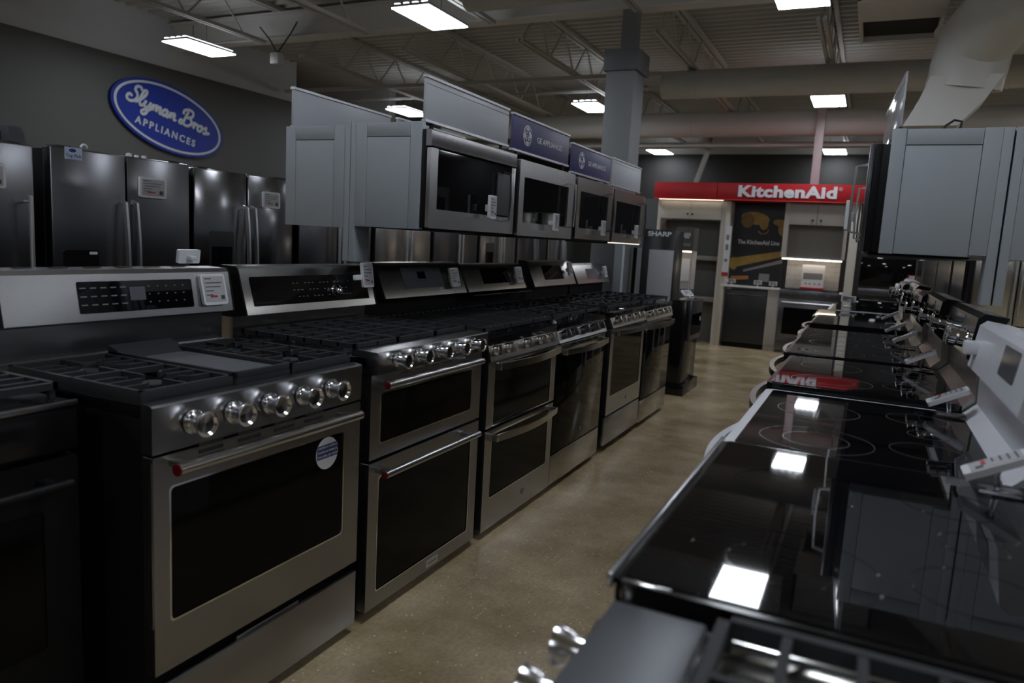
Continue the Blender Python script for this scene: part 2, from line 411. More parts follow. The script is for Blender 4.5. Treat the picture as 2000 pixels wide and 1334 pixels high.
# ------------------------------------------------------------------ price tags
def price_tag(loc, rot, w, h, label, parent_rz=None, stand=None, group='electronic price tags', red=True):
    t = thing('price_tag', label, 'price tag', loc, rot=rot, group=None)
    r = min(w, h)*.1
    obj('casing', MB().plate(-w/2, w/2, 0, h, 0, .012, r), PLAST, t)
    sc = obj('screen', MB().plate(-w*.42, w*.42, h*.10, h*.92, -.0012, .0005, .002), TAGS, t)
    pr = MB()
    for k, (a, b) in enumerate(((.38, -.1), (.33, .3), (.30, .25), (.05, -.05), (-.12, -.1))):
        z = h*(.84-.13*k); pr.box(-w*.36, w*b, -.0022, -.001, z-.0015, z+.0015)
    pr.box(w*.22, w*.36, -.0022, -.001, h*.17, h*.17+w*.13)
    obj('print', pr, TINK, t)
    if red: obj('red_banner', MB().box(-w*.22, w*.06, -.0024, -.001, h*.24, h*.30), TRED, t)
    if stand == 'flat': obj('clip', MB().box(-.012, .012, .012, .035, h*.3, h*.6, .003), PLAST, t)
    if stand == 'side': obj('clip', MB().box(-w*.5-.04, -w*.2, .006, .024, h*.30, h*.52, .004), PLAST, t)
    if stand == 'foot':
        obj('clip', MB().box(-.006, .006, .004, .012, -.03, .01).box(-.03, .03, -.01, .03, -.036, -.030, .002), PLAST, t)
    return t

# ------------------------------------------------------------------ ranges
def knob_round(parent, x, z, y, r=.026, face=None, tilt=0., fin=KNOBM):
    ax = Vector((0, -math.cos(tilt), math.sin(tilt)))
    k = obj('knob', MB().lathe([(r*1.05, 0), (r*1.05, .006), (r*.82, .008), (r*.82, .026), (r*.95, .034), (r*1.12, .048), (r*1.12, .050), (r*.98, .051), (r*.80, .044), (.0005, .042)], (0, 0, 0), ax, 28), fin, parent, loc=(x, y, z))
    if face: obj('knob_face', MB().lathe([(r*.82, .0445), (r*.80, .047), (.0005, .0475)], (0, 0, 0), ax, 24), face, k)
    return k
def knob_bar(parent, x, z, y, tilt=0., fin=STEELW, r=.021):
    ax = Vector((0, -math.cos(tilt), math.sin(tilt)))
    mb = MB().lathe([(r*1.1, 0), (r*1.1, .006), (r, .010), (r*.96, .022), (r*.7, .024)], (0, 0, 0), ax, 24)
    st = len(mb.v); mb.box(-.0075, .0075, -.040, -.012, -r*1.05, r*1.05, .003)
    mb.xf(Matrix.Rotation(-tilt, 4, 'X'), st)
    return obj('knob', mb, fin, parent, loc=(x, y, z))
def tube_handle(door, x0, x1, y, z, r, fin=STEEL, caps=None, capside=-1, post=.012):
    mb = MB().cyl((x0, y, z), (x1, y, z), r, n=18)
    for s, x in ((1, x0+.035), (-1, x1-.035)):
        mb.box(x-post, x+post, y, 0, z-.009, z+.009, .003)
    h = obj('handle', mb, fin, door)
    if caps:
        for s in (-1, 1):
            x = x0 if s < 0 else x1
            obj('handle_cap', MB().cyl((x, y, z), (x+s*.004, y, z), r*.98, n=18), caps, door, label='red end medallion of the handle')
    return h
def bow_handle(door, x0, x1, z, out=.075, hh=.031, fin=STEELW, n=14, th=.010, seg=None):
    pts = []
    for i in range(n+1):
        u = i/n; pts.append((x0+(x1-x0)*u, -.035-out*.45*math.sin(PI*u), z-.0*u))
    mb = MB().bar(pts, th, hh)
    mb.box(x0, x0+.018, -.042, 0, z-hh/2, z+hh/2, .002).box(x1-.018, x1, -.04, 0, z-hh/2, z+hh/2, .002)
    return obj('handle', mb, fin, door)

def grate(parent, x0, x1, y0, y1, z, style='finger', mt=IRON, h=.016, w=.011, skirt=0.):
    mb = MB(); zc = z-h/2
    if skirt:
        mb.box(x0-.001, x0+w*.8, y0, y1, z-skirt, z-.002, .002).box(x1-w*.8, x1+.001, y0, y1, z-skirt, z-.002, .002).box(x0, x1, y0-.001, y0+w*.8, z-skirt, z-.002, .002)
    mb.bar([(x0+w/2, y0, zc), (x0+w/2, y1, zc)], w, h).bar([(x1-w/2, y0, zc), (x1-w/2, y1, zc)], w, h)
    mb.bar([(x0, y0+w/2, zc), (x1, y0+w/2, zc)], w, h).bar([(x0, y1-w/2, zc), (x1, y1-w/2, zc)], w, h)
    for (fx, fy) in ((x0+.01, y0+.01), (x1-.01, y0+.01), (x0+.01, y1-.01), (x1-.01, y1-.01), (x0+.01, (y0+y1)/2), (x1-.01, (y0+y1)/2)):
        mb.box(fx-.006, fx+.006, fy-.006, fy+.006, z-.036, z-h)
    cx, cy = (x0+x1)/2, (y0+y1)/2
    if style == 'finger':
        mb.bar([(x0, cy, zc), (x1, cy, zc)], w*.9, h)
        for by in (y0+(y1-y0)*.26, y0+(y1-y0)*.74):
            for s in (-1, 1):
                xe = x0 if s < 0 else x1
                mb.bar([(xe, by, zc), (cx+s*.035, by, zc+.001)], w*.8, h*.9)
                mb.bar([(xe, by+s*.0+.055, zc), (cx+s*.065, by+.055, zc), (cx+s*.045, by+.035, zc)], w*.7, h*.9)
                mb.bar([(xe, by-.055, zc), (cx+s*.065, by-.055, zc), (cx+s*.045, by-.035, zc)], w*.7, h*.9)
            mb.bar([(cx, y0 if by < cy else y1, zc), (cx, by+(-.035 if by < cy else .035), zc)], w*.8, h*.9)
            mb.bar([(cx, cy, zc), (cx, by+(.035 if by < cy else -.035), zc)], w*.8, h*.9)
    elif style == 'slat':
        k = 7
        for i in range(1, k):
            yy = y0+(y1-y0)*i/k; mb.bar([(x0, yy, zc), (x1, yy, zc)], w*.75, h*.9)
        mb.bar([(cx, y0, zc-.001), (cx, y1, zc-.001)], w*.8, h*.9)
    elif style == 'loop':
        k = 5
        for i in range(1, k):
            xx = x0+(x1-x0)*i/k; mb.bar([(xx, y0, zc), (xx, y1, zc)], w*.8, h)
        mb.bar([(x0, cy, zc), (x1, cy, zc)], w*.9, h)
        for yy in (y0+.02, y1-.02):
            for i in range(k): mb.box(x0+(x1-x0)*(i+.3)/k, x0+(x1-x0)*(i+.7)/k, yy-.008, yy+.008, zc-.02, zc+.012, .003)
    return obj('grate', mb, mt, parent)
def burner(parent, x, y, z, r=.035):
    b = obj('burner', MB().lathe([(r*1.25, 0), (r*1.25, .008), (r*.95, .010), (r*.95, .016)], (x, y, z), (0, 0, 1), 20), STEEL, parent)
    obj('burner_cap', MB().lathe([(r, .016), (r, .022), (r*.85, .025), (.0005, .025)], (x, y, z), (0, 0, 1), 20), IRON, b)
    return b

def door(parent, x0, x1, z0, z1, win, fin=STEEL, y=0., th=.035, name='oven_door', all_glass=False, rad=.012, trim=CHROME):
    if all_glass:
        d = obj(name, MB().box(x0, x1, y, y+th, z0, z1, .003), OVENG, parent)
        return d
    wx0, wx1, wz0, wz1 = win
    d = obj(name, MB().ring((x0, x1, z0, z1, .003), (wx0, wx1, wz0, wz1, rad), y, y+th).box(x0+.01, x1-.01, y+th*.8, y+th, z0+.01, z1-.01), fin, parent)
    obj('window', MB().plate(wx0, wx1, wz0, wz1, y+.0025, y+.012, rad), OVENG, d)
    obj('window_trim', MB().ring((wx0-.002, wx1+.002, wz0-.002, wz1+.002, rad), (wx0+.0025, wx1-.0025, wz0+.0025, wz1-.0025, rad), y-.0012, y+.004), trim, d)
    return d

def base(t, w, depth, zt, side=BLACK, foot=True):
    obj('body', MB().box(-w/2+.004, w/2-.004, .036, depth, .03, zt, .003), side, t)
    if foot:
        for sx in (-1, 1):
            for yy in (.10, depth-.06): obj('foot', MB().cyl((sx*(w/2-.05), yy, 0), (sx*(w/2-.05), yy, .032), .018, n=12), RUB, t)

def console(t, w, fin, zb, zt, yb, yt, yback, glass=None, gmat=GLASS, zr=.995, yr=.60, over=True, lower=BLACK, cheek=True):
    # riser under the console, and the slanted console itself
    obj('riser', MB().box(-w/2, w/2, yr, yback, .90, zr+.02), lower, t)
    prof = [(yb, zb), (yt, zt), (yt+.012, zt+.012), (yback, zt+.014), (yback, zr+.02), (yr+.005, zr+.02)]
    c = obj('console', MB().prism([(-w/2+.004, a, b) for a, b in prof], (w-.008, 0, 0)), fin, t)
    if cheek:
        for s in (-1, 1):
            xx = s*(w/2-.002)
            obj('end_cap', MB().prism([(xx-.003, a-.0015, b) for a, b in prof], (.006, 0, 0)), BLACK if fin is not WENAM else WENAM, c)
    if glass:
        gx0, gx1, u0, u1 = glass
        L = math.hypot(yt-yb, zt-zb); sl = math.atan2(yt-yb, zt-zb)
        g = MB().plate(gx0, gx1, u0*L, u1*L, -.002, .004, .005)
        g.xf(Matrix.Translation((0, yb, zb)) @ Matrix.Rotation(-sl, 4, 'X'))
        gp = obj('control_display', g, gmat, c)
        return c, (yb, zb, sl, L)
    return c, (yb, zb, math.atan2(yt-yb, zt-zb), math.hypot(yt-yb, zt-zb))
def on_console(fr, x, u, mb):
    yb, zb, sl, L = fr
    return mb.xf(Matrix.Translation((0, yb, zb)) @ Matrix.Rotation(-sl, 4, 'X') @ Matrix.Translation((x, 0, u*L)))

Wd = .762
def rng(y0, side, label, x=0., name='kitchen_range', w=Wd):
    if side == LEFT: loc = (x, y0+w/2, 0)
    else: loc = (x, y0+w/2, 0)
    return thing(name, label, 'range', loc, side)

# ---- R0: black range at the extreme left
t = rng(.28, LEFT, 'dark black gas range at the far left, its cast-iron grate cut by the edge', x=-.155)
base(t, Wd, .50, .895)
obj('cooktop', MB().box(-.38, .38, .0, .50, .895, .908, .003), ENAMEL, t)
obj('front_trim', MB().box(-.38, .38, -.004, .004, .900, .912, .001), STEEL, t)
obj('control_panel', MB().box(-.38, .38, .0, .04, .80, .895, .004), ENAMEL, t)
grate(t, .06, .37, .05, .46, .945); grate(t, -.37, .05, .05, .46, .945)
burner(t, .21, .16, .908); burner(t, .21, .36, .908)
d = door(t, -.378, .378, .22, .785, (-.30, .30, .35, .68), BLACK, trim=BLACK)
tube_handle(d, -.33, .33, -.05, .74, .011, BLACK)
obj('drawer', MB().box(-.378, .378, .0, .035, .035, .205, .004), BLACK, t)

# ---- R1: big steel gas range with griddle
t = rng(1.109, LEFT, 'steel gas range with griddle and five big chrome knobs, nearest of the left row')
base(t, Wd, .655, .893)
obj('cooktop', MB().box(-.379, .379, .034, .60, .870, .895, .003), ENAMEL, t)
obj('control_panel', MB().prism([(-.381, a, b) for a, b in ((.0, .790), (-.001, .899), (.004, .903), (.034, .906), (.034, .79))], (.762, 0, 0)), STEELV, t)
for y in (1.218, 1.342, 1.467, 1.596, 1.719): knob_round(t, y-1.49, .850, -.004, .0275)
grate(t, -.375, -.105, .042, .535, .932, skirt=.034); grate(t, .115, .375, .042, .535, .932, skirt=.034)
obj('back_trim', MB().prism([(-.375, .538, .895), (-.375, .60, .895), (-.375, .60, .925), (-.375, .575, .922)], (.75, 0, 0)), STEEL, t)
for xx in (-.24, .245):
    for yy in (.17, .41): burner(t, xx, yy, .893, .030)
gr = MB().slab(-.100, .110, .042, .535, .897, .920, .01)
gr.box(-.100, -.090, .042, .535, .920, .938, .002).box(.100, .110, .042, .535, .920, .938, .002).box(-.1, .11, .042, .052, .920, .938, .002).prism([(-.1, .46, .920), (-.1, .535, .920), (-.1, .535, .955), (-.1, .50, .945)], (.21, 0, 0))
g = obj('griddle', gr, IRON, t, label='flat cast griddle plate with a raised rim')
obj('griddle_plate', MB().slab(-.088, .098, .07, .455, .920, .925, .008), mat('grey_griddle', (.115, .12, .135), .42, 0., .1, 80), g)
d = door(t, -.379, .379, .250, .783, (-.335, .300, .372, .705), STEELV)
for a, b in ((1.238, 1.312), (1.362, 1.440), (1.488, 1.567), (1.612, 1.688)):
    vt = MB()
    for k in range(3): vt.box(a-1.49, b-1.49, -.0015, .002, .748+k*.017, .757+k*.017)
    obj('vent', vt, GAP, d)
tube_handle(d, -.362, .300, -.060, .764, .0140, STEELW, REDM)
obj('edge_strip', MB().box(-.381, -.377, .004, .014, .37, .77), POLISH, d)
st = obj('round_sticker', MB().cyl((.222, -.0005, .652), (.222, .0015, .652), .049, n=32), WHITEP, d, label='round white sticker with a navy band')
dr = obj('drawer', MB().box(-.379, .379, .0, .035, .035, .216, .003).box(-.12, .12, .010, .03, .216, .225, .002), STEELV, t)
c, fr = console(t, Wd, STEEL, 1.026, 1.156, .545, .570, .67, (-.170, .215, .16, .84), GLASS, zr=.992, yr=.605, lower=STEEL)
mk = MB()
random.seed(3)
for i in range(12):
    for j in range(3):
        if 4 < i < 7: continue
        mb = MB().box(-.009, .009 if i < 5 else -.004, -.0032, -.002, -.0016, .0016)
        mb.xf(Matrix.Translation((0, 0, 0))); on_console(fr, -.155+i*.031, .34+j*.18, mb); mk.add(mb.v, mb.f)
obj('button_print', mk, INK, c)
obj('small_screen', on_console(fr, .015, .5, MB().box(-.026, .026, -.0034, -.002, -.014, .026)), LCD, c)
tp = MB()
for k in range(6): tp.box(-.30+k*.1, -.25+k*.1, .625, .640, 1.1705, 1.1725)
obj('vent_row', tp, GAP, c)
# sticker printing
sk = MB().box(.176, .268, -.0012, -.0006, .638, .680)
obj('sticker_band', sk, mat('navy_print', (.02, .03, .14), .5), d)
for s_, zz, hh, mt_ in (('STARTED IN AMERICA', .6725, .0092, WHITEP), ('STAYED IN AMERICA', .659, .0092, WHITEP), ('FOR OVER 100 YEARS', .6455, .0092, WHITEP)):
    obj('sticker_text', shift(text_mb(s_, hh, .0004), .222, -.0018, zz), mt_, d)
price_tag((-.533, 1.785, 1.050), (math.radians(-14), 0, LEFT), .100, .104, 'square electronic price tag on the console of the nearest steel gas range', stand='flat')
price_tag((-.63, 1.745, 1.1835), (math.radians(-8), 0, -PI/2), .085, .045, 'blank back of a white price tag clipped on top of the nearest console', stand='flat')

# ---- R2: double oven with red-capped tube handles
t = rng(1.921, LEFT, 'steel double-oven gas range with red-capped tube handles, second in the left row')
base(t, Wd, .655, .893)
obj('cooktop', MB().box(-.381, .381, .02, .60, .88, .915, .003), ENAMEL, t)
obj('control_panel', MB().prism([(-.381, a, b) for a, b in ((-.024, .862), (-.024, .932), (-.022, .935), (.06, .937), (.06, .862))], (.762, 0, 0)), STEEL, t)
for y in (1.975, 2.105, 2.240, 2.370, 2.495): knob_round(t, y+.05-2.3, .902, -.026, .0235, BSTEEL)
for a, b in ((-.37, -.125), (-.12, .125), (.13, .37)): grate(t, a, b, .075, .575, .952, 'slat')
for xx in (-.245, 0, .25):
    for yy in (.20, .44): burner(t, xx, yy, .915, .030)
d = door(t, -.379, .379, .572, .858, (-.325, .300, .620, .792), STEELV)
for k in range(5): obj('vent', MB().box(-.24+k*.10, -.165+k*.10, -.0015, .002, .842, .847), CHROME, d)
tube_handle(d, -.368, .275, -.058, .832, .0125, STEEL, REDM, post=.016)
d = door(t, -.379, .379, .040, .560, (-.325, .315, .096, .505), STEELV)
tube_handle(d, -.368, .275, -.058, .533, .0125, STEEL, REDM, post=.016)
b = obj('name_plate', MB().plate(.000, .085, .052, .080, -.003, .002, .001), SILV, d)
obj('name_plate_text', shift(text_mb('KitchenAid', .014, .0006), .0425, -.0035, .066), INK, d)
c, fr = console(t, Wd, STEELW, 1.003, 1.160, .540, .585, .67, (-.335, .335, .18, .84), GLASS, zr=.972, yr=.605, lower=STEELW)
mk = MB()
for i in range(16):
    for j in range(3):
        if (i*7+j*3) % 4 == 0: continue
        mb = MB().box(-.005, .005, -.0032, -.002, -.001, .001); on_console(fr, -.12+i*.022, .34+j*.16, mb); mk.add(mb.v, mb.f)
obj('button_print', mk, INK, c)
obj('dial', on_console(fr, .115, .42, MB().lathe([(.024, 0), (.024, .006), (.020, .010), (.020, .026), (.016, .028), (.0005, .028)], (0, 0, 0), (0, -1, 0), 24)), CHROME, c)
price_tag((-.495, 2.565, 1.085), (math.radians(-8), 0, LEFT), .072, .105, 'upright electronic price tag at the right end of the wide black control glass', stand='side')

# ---- R3: double oven with bowed flat handles
t = rng(2.745, LEFT, 'steel double-oven gas range with two bowed flat handles, third in the left row')
base(t, Wd, .655, .87)
obj('cooktop', MB().slab(-.381, .381, .0, .60, .868, .898, .02), ENAMEL, t)
obj('control_panel', MB().prism([(-.381, a, b) for a, b in ((-.012, .800), (.006, .870), (.010, .872), (.07, .872), (.07, .80))], (.762, 0, 0)), STEELW, t)
for y in (2.80, 2.92, 3.115, 3.275, 3.375): knob_bar(t, y-3.126, .842, -.002, .25)
for a, b in ((-.37, -.125), (-.12, .125), (.13, .37)): grate(t, a, b, .03, .575, .94, 'loop')
for xx in (-.245, 0, .25):
    for yy in (.18, .42): burner(t, xx, yy, .898, .032)
d = door(t, -.379, .379, .503, .795, (-.318, .318, .508, .780), STEEL)
bow_handle(d, -.345, .345, .778)
d = door(t, -.379, .379, .036, .492, (-.318, .318, .178, .470), STEEL)
bow_handle(d, -.345, .345, .463)
LOGOM = mat('etched_logo', (.30, .30, .31), .5, 1., .02, 3)
def logo(d, x, z, r=.016, y=-.001):
    mb = MB().lathe([(r, 0), (r, .001), (r*.86, .001), (r*.86, 0)], (x, y, z), (0, -1, 0), 24, cap=False)
    mb.tube([(x-r*.5, y, z-r*.4), (x-r*.2, y, z+r*.5), (x+.0, y, z), (x-r*.3, y, z-r*.5)], .0009, 5).tube([(x+r*.5, y, z+r*.4), (x+r*.1, y, z), (x+r*.4, y, z-.1*r), (x+r*.2, y, z-r*.5)], .0009, 5)
    return obj('emblem', mb, LOGOM, d)
logo(d, .045, .108)
c, fr = console(t, Wd, STEELW, 1.022, 1.168, .540, .600, .67, (-.19, .16, .25, .92), GREYG, zr=.985, yr=.605)
obj('small_screen', on_console(fr, -.03, .62, MB().box(-.035, .035, -.0034, -.002, -.01, .026)), GLASS, c)
price_tag((-.522, 3.355, 1.060), (math.radians(-14), 0, LEFT), .085, .100, 'price tag beside the bright grey display glass on the third console', stand='flat')

# ---- R4: black glass full door
t = rng(3.517, LEFT, 'gas range with one tall black glass door and steel drawer, fourth in the left row')
base(t, Wd, .655, .87)
obj('cooktop', MB().slab(-.381, .381, .0, .60, .868, .898, .02), ENAMEL, t)
obj('front_trim', MB().box(-.375, .375, -.002, .006, .868, .873), STEEL, t)
obj('control_panel', MB().prism([(-.381, a, b) for a, b in ((-.012, .800), (.016, .862), (.07, .862), (.07, .80))], (.762, 0, 0)), STEEL, t)
for y in (3.62, 3.73, 3.91, 4.07, 4.17): knob_bar(t, y-3.898, .836, .006, .42, BSTEEL)
for a, b in ((-.37, -.125), (-.12, .125), (.13, .37)): grate(t, a, b, .04, .575, .94, 'finger')
for xx in (-.245, 0, .25):
    for yy in (.18, .42): burner(t, xx, yy, .898, .032)
d = door(t, -.379, .379, .205, .790, None, all_glass=True)
obj('top_rail', MB().box(-.379, .379, -.002, .02, .745, .790, .002), STEELW, d)
for k in range(4): obj('vent', MB().box(-.2+k*.12, -.12+k*.12, -.0035, .0, .772, .781), GAP, d)
bow_handle(d, -.345, .345, .752)
logo(d, .045, .262)
obj('drawer', MB().box(-.379, .379, .0, .035, .036, .198, .003), STEELW, t)
c, fr = console(t, Wd, STEELW, 1.022, 1.158, .540, .600, .67, (-.17, .17, .28, .92), GLASS, zr=.985, yr=.605)
obj('shelf_lip', MB().box(-.375, .375, .50, .605, 1.000, 1.008, .002), ENAMEL, t)
price_tag((-.522, 4.145, 1.060), (math.radians(-14), 0, LEFT), .085, .098, 'price tag on the fourth console, just left of the reddish console', stand='flat')

# ---- R5
t = rng(4.40, LEFT, 'steel gas range with framed window door and separate drawer, fifth in the left row')
base(t, Wd, .655, .88)
obj('cooktop', MB().box(-.381, .381, .0, .60, .872, .905, .004), ENAMEL, t)
obj('front_trim', MB().box(-.379, .379, -.003, .005, .900, .907), STEEL, t)
obj('control_panel', MB().prism([(-.381, a, b) for a, b in ((-.012, .805), (.016, .872), (.07, .872), (.07, .805))], (.762, 0, 0)), STEELW, t)
for y in (4.52, 4.62, 4.80, 4.94, 5.05): knob_bar(t, y-4.79, .842, .006, .42)
for a, b in ((-.37, -.125), (-.12, .125), (.13, .37)): grate(t, a, b, .04, .575, .94, 'finger')
for xx in (-.245, 0, .25):
    for yy in (.18, .42): burner(t, xx, yy, .905, .030)
d = door(t, -.379, .379, .240, .798, (-.325, .325, .360, .765), STEEL, rad=.004)
bow_handle(d, -.345, .345, .775)
logo(d, .045, .300)
obj('drawer', MB().box(-.379, .379, .0, .035, .045, .228, .003), STEEL, t)
c, fr = console(t, Wd, STEELW, 1.022, 1.176, .540, .605, .67, (-.17, .17, .26, .86), GLASS, zr=.985, yr=.605)
price_tag((-.527, 5.02, 1.085), (math.radians(-14), 0, LEFT), .075, .100, 'price tag with a pink glint on the fifth console in the left row', stand='flat')

# ---- R6
t = rng(5.195, LEFT, 'last gas range of the left row, black window door above a steel drawer')
base(t, Wd, .655, .87)
obj('cooktop', MB().box(-.381, .381, .0, .60, .862, .895, .004), ENAMEL, t)
obj('control_panel', MB().prism([(-.381, a, b) for a, b in ((-.012, .785), (.016, .862), (.07, .862), (.07, .785))], (.762, 0, 0)), STEELW, t)
for y in (5.30, 5.41, 5.58, 5.72, 5.82): knob_bar(t, y-5.576, .828, .006, .42)
for a, b in ((-.37, -.005), (.005, .37)): grate(t, a, b, .04, .575, .935, 'finger')
for xx in (-.19, .19):
    for yy in (.18, .42): burner(t, xx, yy, .895, .030)
d = door(t, -.379, .379, .205, .778, None, all_glass=True)
obj('top_rail', MB().box(-.379, .379, -.002, .02, .72, .778, .002), STEELW, d)
bow_handle(d, -.345, .345, .745)
obj('drawer', MB().box(-.379, .379, .0, .035, .036, .198, .003), STEELW, t)
c, fr = console(t, Wd, STEELW, 1.018, 1.150, .540, .600, .67, (-.12, .13, .25, .80), GREYG, zr=.985, yr=.605)
price_tag((-.522, 5.80, 1.060), (math.radians(-14), 0, LEFT), .070, .090, 'price tag on the farthest console of the left row', stand='flat')

# ------------------------------------------------------------------ right row
def ring_mark(t, x, y, z, radii, w=.0013):
    mb = MB()
    for r in radii: mb.lathe([(r, 0), (r, .0006), (r+w, .0006), (r+w, 0)], (x, y, z), (0, 0, 1), 64, cap=False)
    return mb

def glass_range(y0, x, label, frame=ENAMEL, fin=STEEL, handle=STEELW, cons=True, knobs=4, zt=.922, rings=True, white=False, gd=.50, disp=GREYG):
    t = rng(y0, RIGHT, label, x=x)
    base(t, Wd, .585, zt-.03, WENAM if white else BLACK)
    obj('cooktop', MB().slab(-.381, .381, -.012, min(gd+.02, .59), zt-.030, zt-.002, .022), frame, t)
    g = obj('glass_top', MB().slab(-.358 if white else -.368, .358 if white else .368, .010 if white else .0, gd, zt-.004, zt, .012), GLASS, t)
    if rings:
        for q in (ring_mark(t, .225, .165, zt, (.068, .118)), ring_mark(t, -.12, .15, zt, (.10,)), ring_mark(t, .18, .385, zt, (.072,)), ring_mark(t, -.18, .385, zt, (.072,)), ring_mark(t, 0, .40, zt, (.045,))):
            obj('burner_ring', q, RING if cons else RINGD, g)
    obj('control_panel', MB().box(-.379, .379, -.005, .05, zt-.079, zt-.032, .004), fin, t)
    d = door(t, -.379, .379, .205, zt-.082, (-.30, .30, .34, zt-.20), fin)
    n = 16; pts = [(-.33+.66*i/n, -.030-(.055 if cons else .004)*math.sin(PI*i/n)**.7, zt-.105) for i in range(n+1)]
    obj('handle', MB().bar(pts, .020, .026).box(-.34, -.315, -.045, 0, zt-.119, zt-.091, .003).box(.315, .34, -.045, 0, zt-.119, zt-.091, .003), handle, d)
    obj('drawer', MB().box(-.379, .379, .0, .035, .036, .198, .003), fin, t)
    if cons:
        # sweeping back guard: shoulder rises from the glass to the upright console
        prof = [(gd+.005, zt-.03), (gd+.005, zt), (gd+.035, zt+.030), (gd+.032, zt+.105), (gd+.002, zt+.133), (gd+.018, zt+.245), (gd+.034, zt+.258), (.59, zt+.250), (.59, zt-.03)]
        gmat = WENAM if white else fin
        c = obj('backguard', MB().prism([(-.378, a, b) for a, b in prof], (.756, 0, 0)), gmat, t)
        fr = (gd+.002, zt+.133, math.atan2(.016, .112), math.hypot(.016, .112))
        obj('control_display', on_console(fr, .16 if white else 0, 0, MB().plate(-.09 if white else -.10, .09 if white else .10, .040 if white else .025, .105, -.002, .004, .006)), disp, c)
        for s in (-1, 1):
            obj('end_cap', MB().prism([(s*.379-.003, a-.001, b) for a, b in prof[3:8]], (.006, 0, 0)), WENAM if white else BLACK, c)
        if knobs:
            for xx in ((-.33, -.26, .26, .33) if knobs == 4 else (.30, .22)):
                k = MB().lathe([(.029, 0), (.029, .010), (.024, .013), (.023, .030), (.027, .036), (.027, .052), (.020, .056)], (0, 0, 0), (0, -1, 0), 22)
                obj('knob', on_console(fr, xx, .42, k), CHROME if not white else WENAM, t)
    return t
t = glass_range(.812, 1.182, 'glossy black glass-top range in the foreground, no raised console', cons=False, gd=.60, zt=.924)
obj('corner_bracket', MB().box(.372, .379, .0, .06, .905, .925, .002).box(.366, .379, .0, .07, .902, .912, .001), POLISH, t)
obj('side_trim', MB().box(-.381, .381, -.018, -.010, .912, .930, .002), STEEL, t)
t = glass_range(1.578, 1.176, 'white-framed glass-top range with a white backguard, second in the right row', frame=WENAM, fin=WENAM, handle=WENAM, white=True, knobs=0, zt=.914, disp=GREYG)
t.rotation_euler = (0, -.003, RIGHT)
obj('white_latch', MB().box(-.335, -.285, .478, .535, 1.085, 1.12, .005), PLAST, t)
t = glass_range(2.350, 1.172, 'glass-top range with steel console and chrome knobs, right behind the white-framed range', fin=STEELW, zt=.928)
t.rotation_euler = (0, -.0055, RIGHT)
glass_range(3.126, 1.145, 'glass-top range with rounded console end, fourth in the right row', fin=STEELW, zt=.932)
glass_range(3.892, 1.125, 'glass-top range in the middle of the right row, its console catching a lit window', fin=STEELW, rings=True, zt=.916)
glass_range(4.66, 1.135, 'glass-top range sixth along the right row, bright strip reflected in it', fin=STEELW, rings=False, zt=.932)
glass_range(5.43, 1.100, 'glass-top range before the last white one in the right row', fin=STEEL, rings=False, zt=.916, disp=GLASS)
glass_range(6.22, 1.16, 'white range at the far end of the right row', frame=WENAM, fin=WENAM, handle=WENAM, white=True, knobs=4, rings=False)

# ---- G0: gas range under the camera
t = rng(.025, RIGHT, 'steel gas range at the bottom right corner with blurred cast-iron grates', x=1.186)
base(t, Wd, .65, .88)
obj('front_ledge', MB().box(-.381, .381, -.004, .105, .885, .912, .005), mat('satin_steel_ledge', (.24, .25, .27), .42, 1., .04, 4), t)
obj('control_panel', MB().box(-.381, .381, -.004, .04, .79, .886, .004), STEEL, t)
for xx in (-.355, -.262, -.13, .0, .13, .26): knob_round(t, xx+.02, .862, -.004, .022)
obj('cooktop', MB().slab(-.375, .375, .105, .62, .868, .885, .02), POLISH, t)
obj('cooktop_rim', MB().box(-.381, -.372, .105, .62, .885, .905, .002).box(.372, .381, .105, .62, .885, .905, .002).box(-.381, .381, .612, .62, .885, .905, .002), POLISH, t)
for a, b in ((-.368, -.128), (-.122, .122), (.128, .368)): grate(t, a, b, .118, .605, .935, 'loop' if a > 0 else 'slat', w=.013, h=.018)
for xx in (-.25, 0, .25):
    for yy in (.22, .48): burner(t, xx, yy, .885, .034)
d = door(t, -.379, .379, .205, .785, (-.30, .30, .34, .70), STEEL)
tube_handle(d, -.33, .33, -.055, .74, .0125, STEEL)
obj('drawer', MB().box(-.379, .379, .0, .035, .036, .198, .003), STEEL, t)

# ---- price tags lying on clip stands along the right row
def stand_tag(x, y, z, label, w=.062, h=.105, s=1.):
    t = thing('price_tag', label, 'price tag', (x, y, z), RIGHT)
    R = Matrix.Translation((0, 0, .055)) @ Matrix.Rotation(math.radians(-62), 4, 'X')
    obj('casing', MB().plate(-w/2, w/2, -h/2, h/2, 0, .012, .007).xf(R), PLAST, t)
    obj('screen', MB().plate(-w*.42, w*.42, -h*.38, h*.42, -.0012, .0005, .002).xf(R), TAGS, t)
    pr = MB()
    for k in range(4): pr.box(-w*.34, w*(.3-.1*k), -.0022, -.001, h*(.34-.12*k)-.0015, h*(.34-.12*k)+.0015)
    pr.box(w*.15, w*.34, -.0022, -.001, -h*.3, -h*.18)
    obj('print', pr.xf(R), TINK, t); obj('red_banner', MB().box(-w*.3, w*.1, -.0024, -.001, -h*.20, -h*.13).xf(R), TRED, t)
    obj('clip', MB().cyl((0, .01, .005), (0, .005, .045), .005, n=8).box(-.02, .02, -.02, .05, 0, .006, .002).cyl((-.012, .005, .04), (.012, .005, .04), .006, n=8), CLEAR, t)
    return t
stand_tag(1.640, 1.500, .925, 'tilted price tag on a clear clip at the back of the foreground black glass range')
stand_tag(1.630, 2.255, .917, 'tilted price tag at the back corner of the white-framed cooktop')
stand_tag(1.605, 3.03, .929, 'tilted price tag behind the third glass-top of the right row')
stand_tag(1.580, 3.72, .934, 'tilted dark-looking price tag behind the fourth glass-top of the right row')
